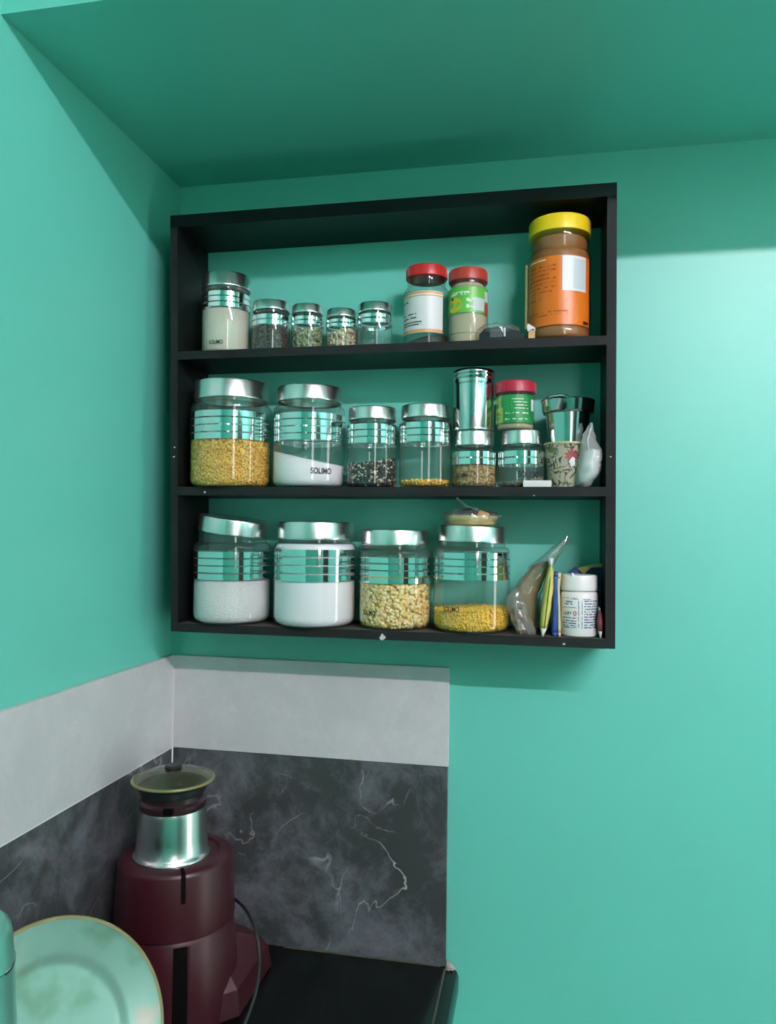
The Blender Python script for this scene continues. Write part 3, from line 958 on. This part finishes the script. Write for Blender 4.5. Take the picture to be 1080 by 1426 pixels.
# crimson lid on squat jar
zt = Z2 + 0.0765
t = make_plastic_jar('plastic_jar', 'small jar with crimson lid and deep green label standing on a squat jar', X(717, 570, yM), yM, zt, 0.0252, 0.0655, 0.0165, 0.0268, 'crimson')
Rl = 0.0255
obj('label', patch(Rl, -1.5, 1.2, 0.0085, 0.0455), 'label_dkgreen', t)
obj('leaf_print', poly_patch(Rl + 0.0003, [(-1.05 + 0.3 * math.cos(a), 0.039 + 0.005 * math.sin(a)) for a in np.linspace(0, 6.1, 12)]), 'label_lime', t)
obj('label_panel', patch(Rl + 0.0002, -1.35, -0.62, 0.009, 0.029), 'label_lime', t)
obj('leaf_print', poly_patch(Rl + 0.0003, [(-1.0 + 0.22 * math.cos(a), 0.018 + 0.006 * math.sin(a)) for a in np.linspace(0, 6.1, 12)]), 'label_dkgreen', t)
obj('label_panel', patch(Rl + 0.0002, 0.95, 1.2, 0.025, 0.040), 'label_white', t)
lines(t, Rl + 0.0003, -0.15, 0.75, (0.039, 0.035, 0.031, 0.027), 0.0010, 'text_white')
lines(t, Rl + 0.0003, -0.5, 0.75, (0.0205, 0.0125), 0.0018, 'text_white')
contents('pale_powder', 'pale powder in the small crimson-lidded jar', 'powder', t, fill_follow(make_plastic_jar.prof, 0.0016, 0.040), 'beige', 40)

# ------------------------------------------------------------------ steel canister, pot, cup
t = thing('steel_canister', 'tall polished steel canister standing on the squat jar of tan seeds', 'canister', (X(659, 570, yM), yM, zt))
Rc = 0.0278
obj('body', lathe([(Rc - 0.002, 0), (Rc, 0.0012), (Rc, 0.0035), (Rc - 0.0006, 0.0045), (Rc - 0.0006, 0.062), (Rc - 0.0012, 0.0625), (Rc - 0.0012, 0.064)], 64, True, True), 'steel', t)
obj('lid', lathe([(Rc - 0.001, 0.0635), (Rc + 0.0006, 0.064), (Rc + 0.0006, 0.0685), (Rc - 0.0006, 0.0695), (Rc + 0.0008, 0.0708), (Rc + 0.0008, 0.0745), (Rc - 0.0006, 0.0755), (Rc + 0.0006, 0.0768), (Rc + 0.0004, 0.0805), (Rc - 0.002, 0.0825), (0.001, 0.0822)], 64, True, True), 'steel', t, sharp=50)

cup = thing('floral_cup', 'cream cup printed with dark vines and a red flower, under the steel tumbler', 'cup', (X(787, 650, -0.058), -0.058, Z2))
obj('body', lathe([(0.020, 0), (0.0218, 0.0015), (0.0232, 0.008), (0.0262, 0.045), (0.0272, 0.0575), (0.0278, 0.0590), (0.0270, 0.0596), (0.0262, 0.0585), (0.025, 0.044), (0.0215, 0.008), (0.001, 0.006)], 56, True, True), 'floral', cup)
obj('rim', lathe([(0.0272, 0.0572), (0.0282, 0.0582), (0.0282, 0.0596), (0.0268, 0.0598)], 56, False, False), 'pkt_cream', cup)
fl = []
for k in range(20):
    a = 2 * math.pi * k / 20
    r = (1.0 if k % 2 else 0.55)
    fl.append((0.28 + 0.40 * r * math.cos(a), 0.0415 + 0.0105 * r * math.sin(a)))
obj('flower_print', poly_patch(0.0268, fl), 'flower', cup)
obj('flower_print', poly_patch(0.0273, [(0.12, 0.034), (0.30, 0.040), (0.42, 0.038), (0.40, 0.029), (0.22, 0.027)]), 'label_white', cup)

pot = thing('steel_tumbler', 'tapered steel tumbler with a rolled rim nested in the floral cup', 'tumbler', (cup.location.x + 0.0025, -0.058, Z2 + 0.032))
obj('body', lathe([(0.0195, 0), (0.0212, 0.001), (0.0285, 0.066), (0.0315, 0.0665), (0.0335, 0.069), (0.0345, 0.082), (0.0352, 0.0832), (0.0345, 0.0842), (0.0332, 0.083), (0.0322, 0.070), (0.0275, 0.066), (0.0202, 0.003), (0.001, 0.003)], 64, True, True), 'steel', pot, sharp=50)
v, f = tube([(-0.033, -0.008, 0.082), (-0.024, -0.022, 0.0855), (-0.008, -0.031, 0.086), (-0.001, -0.0325, 0.0835)], 0.0026, 8, 6)
obj('rim_fold', (v, f), 'steel', pot)

# ------------------------------------------------------------------ white carton in front of the squat jar
a, b = atY(728, 681, -0.098), atY(767, 669, -0.098)
t = thing('small_carton', 'small white paper carton lying in front of the near-empty squat jar', 'box', ((a.x + b.x) / 2, -0.094, Z2))
hw = (b.x - a.x) / 2
obj('body', box(-hw, hw, -0.006, 0.003, 0, b.z - Z2, 0.0006), 'paper', t, smooth=False)
obj('end_flap', box(hw - 0.0006, hw + 0.0006, -0.0058, 0.0028, 0.0006, b.z - Z2 - 0.0006), 'pkt_cream', t, smooth=False)

# ------------------------------------------------------------------ soft things: bags and packets
def px_rings(rows, y, depth, base):
    """rows: (py, xl, xr[, depth scale]) -> ellipse rings in the thing's own space"""
    out = []
    for q in rows:
        a, b = atY(q[1], q[0], y), atY(q[2], q[0], y)
        out.append((((a.x + b.x) / 2 - base[0], 0, a.z - base[2]), abs(b.x - a.x) / 2, depth * (q[3] if len(q) > 3 else 1)))
    return out

yb = -0.082
p = atY(813, 681, yb)
base = (p.x, yb, Z2)
t = thing('plastic_bag', 'knotted milky plastic bag of white powder beside the floral cup', 'bag', base)
rows = [(683, 809, 815, .25), (678, 802, 822, .6), (668, 801, 831, .95), (655, 803, 837, 1.0), (642, 805, 839, .95), (632, 807, 839, .8), (625, 808, 833, .6), (618, 809, 828, .45), (608, 812, 828, .38), (600, 816, 826, .3), (594, 819, 824, .15)]
rg = px_rings(rows, yb, 0.017, base)
z0 = rg[0][0][2]
rg = [((c[0], c[1], max(c[2] - z0, 0)), rx, ry) for c, rx, ry in rg]
obj('film', loft(dense(rg, 4), 36, 0.0034, 10, seed=3), 'bag', t, sharp=0)
fr = [((c[0] + 0.002, c[1], c[2] + 0.0012), rx * 0.86, ry * 0.86) for c, rx, ry in rg[:6]]
obj('filling', loft(dense(fr, 4), 30, 0.0012, 9, seed=3), 'bag_fill', t, sharp=0)
obj('knot_fold', tube([(rg[5][0][0] - 0.004, -0.012, rg[5][0][2]), (rg[7][0][0] - 0.001, -0.010, rg[7][0][2]), (rg[9][0][0] + 0.001, -0.007, rg[9][0][2]), (rg[10][0][0] + 0.001, -0.003, rg[10][0][2])], 0.0016, 8, 6), 'bag', t)

# black gadget in clear plastic, with a tan tag, on the top board
a, b = atY(668, 472, -0.075), atY(736, 455, -0.075)
t = thing('black_case', 'small black plastic case under crumpled clear wrap between the green-label jar and orange jar', 'case', (a.x, -0.07, Z1))
L = b.x - a.x
cs = prism([(0.001, 0), (L - 0.006, 0), (L - 0.004, 0.006), (L * 0.78, 0.0135), (L * 0.40, 0.0195), (L * 0.12, 0.0175), (0.0, 0.010)], 'y', -0.022, 0.018)
obj('body', cs, 'black_plastic', t, smooth=False)
obj('front_panel', box(L * 0.22, L * 0.48, -0.0232, -0.0215, 0.005, 0.0165, 0.0005), 'grey_panel', t, smooth=False)
obj('latch', box(L * 0.50, L * 0.54, -0.0235, -0.0215, 0.006, 0.0175, 0.0005), 'label_grey', t, smooth=False)
wr = [((L * 0.36, -0.002, 0.0120), L * 0.44, 0.024), ((L * 0.36, -0.002, 0.0200), L * 0.43, 0.023), ((L * 0.35, -0.002, 0.0245), L * 0.32, 0.018), ((L * 0.33, -0.002, 0.0265), L * 0.16, 0.010)]
obj('wrap', loft(dense(wr, 3), 36, 0.0035, 12, seed=5, caps=False), 'film', t, sharp=0)
a = atY(740, 470, -0.09)
t = thing('paper_tag', 'tiny folded tan paper tag leaning on the orange-labelled jar', 'tag', (a.x, -0.094, Z1))
obj('sheet', box(-0.0042, 0.0042, -0.0012, 0.0012, 0, 0.0125, 0.0004), 'tan', t, smooth=False)
obj('torn_top', prism([(-0.0055, 0.011), (-0.002, 0.0125), (0.002, 0.014), (0.0055, 0.0115), (0.004, 0.0155), (0.0, 0.018), (-0.004, 0.021), (-0.006, 0.019)], 'y', -0.0016, 0.0004), 'paper', t, smooth=False)

# packet in plastic on the golden-lentil jar lid
lidz = Z3 + 0.1375 + 0.003
t = thing('wrapped_packet', 'round yellowish packet in crumpled clear plastic lying on a jar lid', 'packet', (j4.location.x - 0.001, BIG, lidz))
obj('body', lathe([(0.030, 0), (0.0325, 0.002), (0.0345, 0.0085), (0.0345, 0.0115), (0.032, 0.0125), (0.001, 0.0122)], 48, True, True), 'disc', t)
wr = [((-0.001, 0, 0.0015), 0.033, 0.033), ((0, 0, 0.008), 0.0375, 0.037), ((-0.001, 0, 0.0145), 0.0375, 0.036), ((-0.004, 0, 0.018), 0.028, 0.028)]
obj('wrap', loft(dense(wr, 4), 44, 0.004, 10, seed=8, caps=False), 'film', t, sharp=0)
obj('dark_flap', prism([(-0.020, 0.012), (0.012, 0.012), (0.013, 0.016), (0.0, 0.022), (-0.008, 0.0215), (-0.022, 0.017)], 'y', -0.018, 0.012), 'black_plastic', t, smooth=False)
obj('orange_tag', prism([(0.010, 0.012), (0.0265, 0.010), (0.0245, 0.0155), (0.013, 0.0195)], 'y', -0.026, -0.012), 'orange_bit', t, smooth=False)
obj('plastic_strip', tube([(0.010, -0.012, 0.0205), (-0.004, -0.014, 0.024), (-0.012, -0.014, 0.030), (-0.0185, -0.014, 0.0355)], 0.0016, 8, 6), 'bag', t)
obj('wrap_tail', tube([(0.026, -0.016, 0.007), (0.032, -0.018, 0.0085), (0.038, -0.018, 0.012), (0.0415, -0.018, 0.0115)], 0.0014, 8, 5), 'film', t)

# clear pouch with brown herb, leaning on the wall side
yq = -0.056
p0 = atY(735, 887, yq)
base = (p0.x, yq, Z3)
t = thing('spice_pouch', 'long clear pouch of brown herb leaning sideways on the bottom shelf', 'pouch', base)
rows = [(887, 722, 749, .5), (880, 716, 751, .9), (865, 711, 751, 1), (848, 708, 751, 1), (836, 711, 752, 1), (824, 718, 757, .95), (811, 727, 763, .9), (798, 737, 769, .8), (784, 752, 777, .6), (770, 769, 786, .4), (760, 781, 791, .3), (755, 787, 792, .2)]
rg = px_rings(rows, yq, 0.022, base)
z0 = rg[0][0][2]
rg = [((c[0], c[1], c[2] - z0 + 0.0006), rx, ry) for c, rx, ry in rg]
obj('film', loft(dense(rg, 4), 36, 0.0018, 9, seed=4), 'film', t, sharp=0)
hr = [((c[0], c[1], c[2] + 0.001), rx * 0.82, ry * 0.8) for c, rx, ry in rg[:8]] + [((rg[8][0][0] - 0.004, 0, rg[8][0][2] - 0.006), 0.004, 0.006)]
obj('herb', loft(dense(hr, 4), 30, 0.0016, 12, seed=6), 'herb', t, sharp=0)
obj('top_crease', tube([(rg[7][0][0] + rg[7][1] * .5, -0.017, rg[7][0][2]), (rg[9][0][0] + rg[9][1] * .6, -0.010, rg[9][0][2]), (rg[11][0][0], -0.005, rg[11][0][2])], 0.0009, 8, 6), 'film_grey', t)
# crumpled empty bag in front of it
yc = -0.088
p = atY(724, 886, yc)
base = (p.x, yc, Z3)
t = thing('crumpled_bag', 'crumpled greyish clear plastic bag in front of the brown herb pouch', 'bag', base)
rows = [(888, 722, 746, .5), (884, 719, 746, .9), (874, 714, 742, 1), (862, 709, 738, 1), (848, 705, 734, .95), (838, 706, 730, .8), (830, 711, 726, .5), (825, 715, 722, .2)]
rg = px_rings(rows, yc, 0.012, base)
z0 = rg[0][0][2]
rg = [((c[0], c[1], c[2] - z0 + 0.0004), rx, ry) for c, rx, ry in rg]
obj('film', loft(dense(rg, 4), 40, 0.0035, 11, seed=9), 'film_grey', t, sharp=0)
obj('fold', tube([(rg[1][0][0] - 0.006, -0.0125, 0.002), (rg[3][0][0] - 0.004, -0.0135, rg[3][0][2]), (rg[5][0][0] - 0.002, -0.011, rg[5][0][2])], 0.0012, 8, 6), 'film_grey', t)
obj('fold', tube([(rg[1][0][0] + 0.004, -0.0125, 0.002), (rg[3][0][0] + 0.005, -0.0135, rg[3][0][2]), (rg[5][0][0] + 0.006, -0.011, rg[5][0][2])], 0.0012, 8, 6), 'film_grey', t)

def edge_packet(name, label, rows, y, depth, main, seal, parts=None):
    p = atY((rows[0][1] + rows[0][2]) / 2, rows[0][0], y)
    base = (p.x, y, Z3)
    t = thing(name, label, 'packet', base)
    rg = px_rings(rows, y, depth, base)
    z0 = rg[0][0][2]
    rg = [((c[0], c[1], c[2] - z0), rx, ry) for c, rx, ry in rg]
    obj('body', loft(dense(rg[1:-1], 4), 24, 0.0006, 12, squash=0.65, seed=2), main, t, sharp=0)
    obj('bottom_seal', loft(dense(rg[:2], 2), 24, 0.0004, 12, squash=0.65, seed=2), seal, t, sharp=0)
    obj('top_seal', loft(dense(rg[-2:], 2), 24, 0.0004, 12, squash=0.65, seed=2), seal, t, sharp=0)
    return t, rg
t, rg = edge_packet('yellow_packet', 'slim lime yellow packet standing on edge with white crimped ends', [(886, 753, 757), (875, 751, 762), (850, 753, 767), (820, 757, 771), (800, 761, 771), (791, 764, 769), (780, 762, 771)], -0.078, 0.022, 'pkt_yellow', 'pkt_white')
obj('side_seam', tube([(rg[1][0][0] + 0.001, -0.0222, rg[1][0][2]), (rg[2][0][0] + 0.0005, -0.0227, rg[2][0][2]), (rg[3][0][0], -0.0225, rg[3][0][2]), (rg[4][0][0], -0.0215, rg[4][0][2])], 0.0005, 6, 5), 'ink', t)
t, rg = edge_packet('blue_packet', 'slim packet with blue side beside the lime yellow packet', [(885, 768, 776), (880, 767, 777), (850, 768, 777), (820, 768, 777), (803, 769, 777), (798, 770, 776)], -0.076, 0.020, 'pkt_blue', 'pkt_blue')
t, rg = edge_packet('cream_packet', 'slim cream packet squeezed between the blue packet and the white bottle', [(885, 776, 780), (880, 775, 781), (850, 775, 780), (820, 774, 779), (805, 774, 781), (798, 775, 781)], -0.080, 0.016, 'pkt_cream', 'pkt_cream')

# navy packet behind the bottle
p = atY(818, 870, -0.030)
t = thing('navy_packet', 'navy blue packet with gold folded top standing behind the white bottle', 'packet', (p.x, -0.030, Z3))
def nx(a, b):
    q = atY(a, b, -0.030)
    return (q.x - p.x, q.z - Z3)
zbot = 0.0
poly = [(nx(792, 870)[0], zbot), (nx(843, 870)[0], zbot), nx(843, 792), nx(830, 786), nx(812, 790), nx(800, 790), nx(791, 797)]
obj('body', prism(poly, 'y', -0.006, 0.006), 'pkt_navy', t, smooth=False)
obj('gold_flap', prism([nx(803, 791), nx(812, 799), nx(822, 790), nx(842, 789), nx(841, 784), nx(822, 786)], 'y', -0.010, -0.0065), 'pkt_gold', t, smooth=False)
obj('gold_edge', prism([nx(838, 850), nx(840, 850), nx(842, 792), nx(839, 790)], 'y', -0.0072, -0.0062), 'pkt_gold', t, smooth=False)
obj('blue_corner', prism([nx(792, 800), nx(806, 800), nx(803, 791), nx(792, 796)], 'y', -0.0075, -0.0063), 'pkt_blue', t, smooth=False)

# white bottle
yo = -0.074
bp = Vector((X(806, 850, yo), yo, Z3))
t = thing('medicine_bottle', 'white plastic bottle with printed label and broad white cap', 'bottle', bp)
Rb = 0.0232
obj('body', lathe([(Rb - 0.003, 0), (Rb - 0.0008, 0.0009), (Rb, 0.003), (Rb, 0.0535), (Rb - 0.0015, 0.056), (Rb - 0.004, 0.0575), (Rb - 0.004, 0.060)], 56, True, True), 'pill', t)
obj('cap', lathe([(Rb - 0.0012, 0.0580), (Rb - 0.0004, 0.0585), (Rb - 0.0006, 0.0755), (Rb - 0.0016, 0.0775), (Rb - 0.004, 0.078), (0.001, 0.0778)], 56, True, True), 'pill', t)
obj('cap_tab', box(-0.0105, -0.0075, -0.021, -0.0165, 0.0765, 0.0805, 0.0008), 'pill', t, smooth=False)
Rl = Rb + 0.0003
lines(t, Rl, -1.1, -0.15, (0.0485, 0.0365), 0.0009, 'text_blue')
lines(t, Rl, -0.9, -0.4, (0.0435, 0.0405), 0.0018, 'text_blue')
lines(t, Rl, -1.1, -0.2, (0.0232, 0.0195, 0.0165, 0.0135, 0.0112), 0.0016, 'text_blue')
lines(t, Rl, 0.22, 1.2, tuple(0.0115 + 0.0033 * k for k in range(11)), 0.0017, 'text_blue')
for ac in (-0.07, 0.11):
    obj('print_rule', patch(Rl, ac - 0.02, ac + 0.02, 0.011, 0.046, 2, 1), 'text_blue', t)
for a0, a1 in ((-0.6, -0.1), (0.16, 0.6)):
    obj('print_rule', patch(Rl, a0, a1, 0.0472, 0.0482, 8, 1), 'text_blue', t)
lettering('LABF', 0.0125, Rl + 0.0002, -0.72, 0.0295, t, 'text_dark', bold=0.02)
lettering('0', 0.0042, Rl + 0.0002, -0.27, 0.0295, t, 'red_ink', bold=0.02)

# small sachet in the corner
t, rg = edge_packet('small_sachet', 'small white and maroon sachet standing between the bottle and the shelf side', [(889, 834, 836), (879, 832, 838), (867, 830, 839), (858, 831, 838), (850, 833, 835), (847, 833.5, 834.5)], -0.088, 0.010, 'sachet_red', 'pkt_white')

# ------------------------------------------------------------------ mixer grinder
MX, MY = 0.0955, -0.165
t = thing('mixer_grinder', 'maroon mixer grinder with a small steel jar and clear lid in the corner', 'mixer', (MX, MY, ZK))
def octa(hx0, hx1, hy0, hy1, z, c):
    return [(hx0 + c, hy0, z), (hx1 - c, hy0, z), (hx1, hy0 + c, z), (hx1, hy1 - c, z), (hx1 - c, hy1, z), (hx0 + c, hy1, z), (hx0, hy1 - c, z), (hx0, hy0 + c, z)]
def stack(levels):
    v, f = [], []
    for L_ in levels:
        v += octa(*L_)
    for i in range(len(levels) - 1):
        for k in range(8):
            k2 = (k + 1) % 8
            f.append((i * 8 + k, i * 8 + k2, i * 8 + 8 + k2, i * 8 + 8 + k))
    f.append(tuple(range(7, -1, -1)))
    f.append(tuple((len(levels) - 1) * 8 + k for k in range(8)))
    return v, f
def cone_patch(R0, R1, a0, a1, z0, z1, na=4):
    v = []
    for R_, z_ in ((R0, z0), (R1, z1)):
        for k in range(na + 1):
            a_ = a0 + (a1 - a0) * k / na
            v.append((R_ * math.sin(a_), -R_ * math.cos(a_), z_))
    return v, [(k, k + 1, k + na + 2, k + na + 1) for k in range(na)]
obj('foot', stack([(-0.070, 0.092, -0.030, 0.118, 0.0003, 0.020), (-0.072, 0.095, -0.032, 0.122, 0.004, 0.020), (-0.070, 0.091, -0.030, 0.118, 0.034, 0.020), (-0.064, 0.076, -0.028, 0.104, 0.052, 0.022), (-0.050, 0.052, -0.025, 0.080, 0.070, 0.024)]), 'maroon', t, sharp=20)
obj('motor_housing', lathe([(0.0815, 0.0003), (0.0825, 0.003), (0.0800, 0.05), (0.0740, 0.108), (0.0715, 0.1122)], 64, True, True), 'maroon', t)
dr = obj('drum', lathe([(0.070, 0.1125), (0.0752, 0.113), (0.0757, 0.116), (0.0715, 0.186), (0.0700, 0.190), (0.0665, 0.1925), (0.056, 0.193), (0.054, 0.190), (0.001, 0.190)], 72, True, True), 'maroon', t)
sa = 0.59
sl_v, sl_f = [], []
for R_, z_ in ((0.0738, 0.158), (0.0722, 0.186), (0.0707, 0.1907), (0.0668, 0.1933), (0.0555, 0.1938)):
    for k in range(4):
        a_ = sa - 0.045 + 0.08 * k / 3
        sl_v.append((R_ * math.sin(a_), -R_ * math.cos(a_), z_))
for r_ in range(4):
    for k in range(3):
        sl_f.append((r_ * 4 + k, r_ * 4 + k + 1, r_ * 4 + k + 5, r_ * 4 + k + 4))
obj('drum_slot', (sl_v, sl_f), 'slot', dr)
obj('housing_groove', cone_patch(0.0806, 0.0747, 0.44, 0.66, 0.045, 0.1075), 'slot', t)
obj('housing_groove', cone_patch(0.0830, 0.0806, 0.44, 0.66, 0.004, 0.045), 'slot', t)
obj('front_rib', cone_patch(0.0815, 0.0757, 0.67, 0.70, 0.045, 0.1075), 'maroon', t)
rb = -0.006
for args in (('steel_jar', [(0.0490, 0.188), (0.0502, 0.1895), (0.0500, 0.1920), (0.0480, 0.1945), (0.0455, 0.198), (0.0436, 0.2150), (0.0427, 0.246), (0.0415, 0.2505), (0.040, 0.2515)], 'steel_soft', True),
             ('collar', [(0.0412, 0.2500), (0.0422, 0.2515), (0.0422, 0.2585), (0.0398, 0.2605), (0.0384, 0.262), (0.0384, 0.268), (0.0400, 0.2695)], 'maroon_dark', True),
             ('rubber_ring', [(0.0384, 0.268), (0.0405, 0.2685), (0.0430, 0.2745), (0.0436, 0.2790), (0.042, 0.2805), (0.001, 0.2805)], 'rubber', True),
             ('lid', [(0.042, 0.2810), (0.0500, 0.2830), (0.0522, 0.2845), (0.0522, 0.2862), (0.0490, 0.2868), (0.0415, 0.2895), (0.033, 0.2945), (0.016, 0.2975), (0.001, 0.2980)], 'dome', False)):
    q = obj(args[0], lathe(args[1], 72, args[3], args[3]), args[2], t)
    q.location = (rb, 0, 0)
    if args[0] == 'lid':
        ld = q
    if args[0] == 'collar':
        co = q
obj('rim', lathe([(0.0490, 0.2830), (0.0522, 0.2838), (0.0528, 0.2852), (0.0522, 0.2866), (0.0495, 0.2870)], 72, False, False), 'olive', ld)
obj('knob', lathe([(0.0095, 0.2965), (0.0108, 0.2985), (0.0108, 0.3015), (0.0095, 0.3028), (0.001, 0.3028)], 32, True, True), 'rubber', ld)
obj('collar_tab', box(0.008, 0.020, -0.0425, -0.036, 0.2535, 0.2605, 0.001), 'slot', co)
# its cable
cp = [atY(318, 1246, -0.125), atY(340, 1264, -0.15), atY(354, 1292, -0.172), atY(361, 1330, -0.19), atY(358, 1372, -0.215), atY(346, 1412, -0.24), atY(330, 1446, -0.262)]
cp = [Vector((q.x - MX, q.y - MY, max(q.z - ZK, 0.004))) for q in cp]
obj('cable', tube(cp, 0.0021, 10, 8), 'cable', t)

# ------------------------------------------------------------------ plate leaning at the left wall
tilt, az, Rp = math.radians(27), math.radians(-36), 0.112
nrm = Vector((math.cos(tilt) * math.cos(az), math.cos(tilt) * math.sin(az), math.sin(tilt)))
pc = Vector((0.0890, -0.4030, ZK + Rp * math.cos(tilt) + 0.001))
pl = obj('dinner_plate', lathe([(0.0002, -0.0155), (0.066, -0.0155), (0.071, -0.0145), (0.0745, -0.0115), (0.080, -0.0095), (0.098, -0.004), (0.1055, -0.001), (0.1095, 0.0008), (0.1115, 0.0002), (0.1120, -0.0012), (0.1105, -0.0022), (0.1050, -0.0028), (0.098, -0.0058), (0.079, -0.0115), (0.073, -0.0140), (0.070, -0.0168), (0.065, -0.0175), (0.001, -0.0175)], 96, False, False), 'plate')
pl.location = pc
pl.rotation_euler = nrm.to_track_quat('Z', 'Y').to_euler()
obj('rim', lathe([(0.1085, 0.0010), (0.1112, 0.0012), (0.1124, -0.0002), (0.1120, -0.0016), (0.1108, -0.0024)], 96, False, False), 'olive', pl)
tag(pl, 'round turquoise rimmed plate leaning against the left wall', 'plate')

# tall metal vessel at the very edge, turquoise tinted into its colour
t = thing('tall_flask', 'tall tapered steel flask tinted turquoise, in front of the leaning plate', 'flask', (0.101, -0.553, ZK))
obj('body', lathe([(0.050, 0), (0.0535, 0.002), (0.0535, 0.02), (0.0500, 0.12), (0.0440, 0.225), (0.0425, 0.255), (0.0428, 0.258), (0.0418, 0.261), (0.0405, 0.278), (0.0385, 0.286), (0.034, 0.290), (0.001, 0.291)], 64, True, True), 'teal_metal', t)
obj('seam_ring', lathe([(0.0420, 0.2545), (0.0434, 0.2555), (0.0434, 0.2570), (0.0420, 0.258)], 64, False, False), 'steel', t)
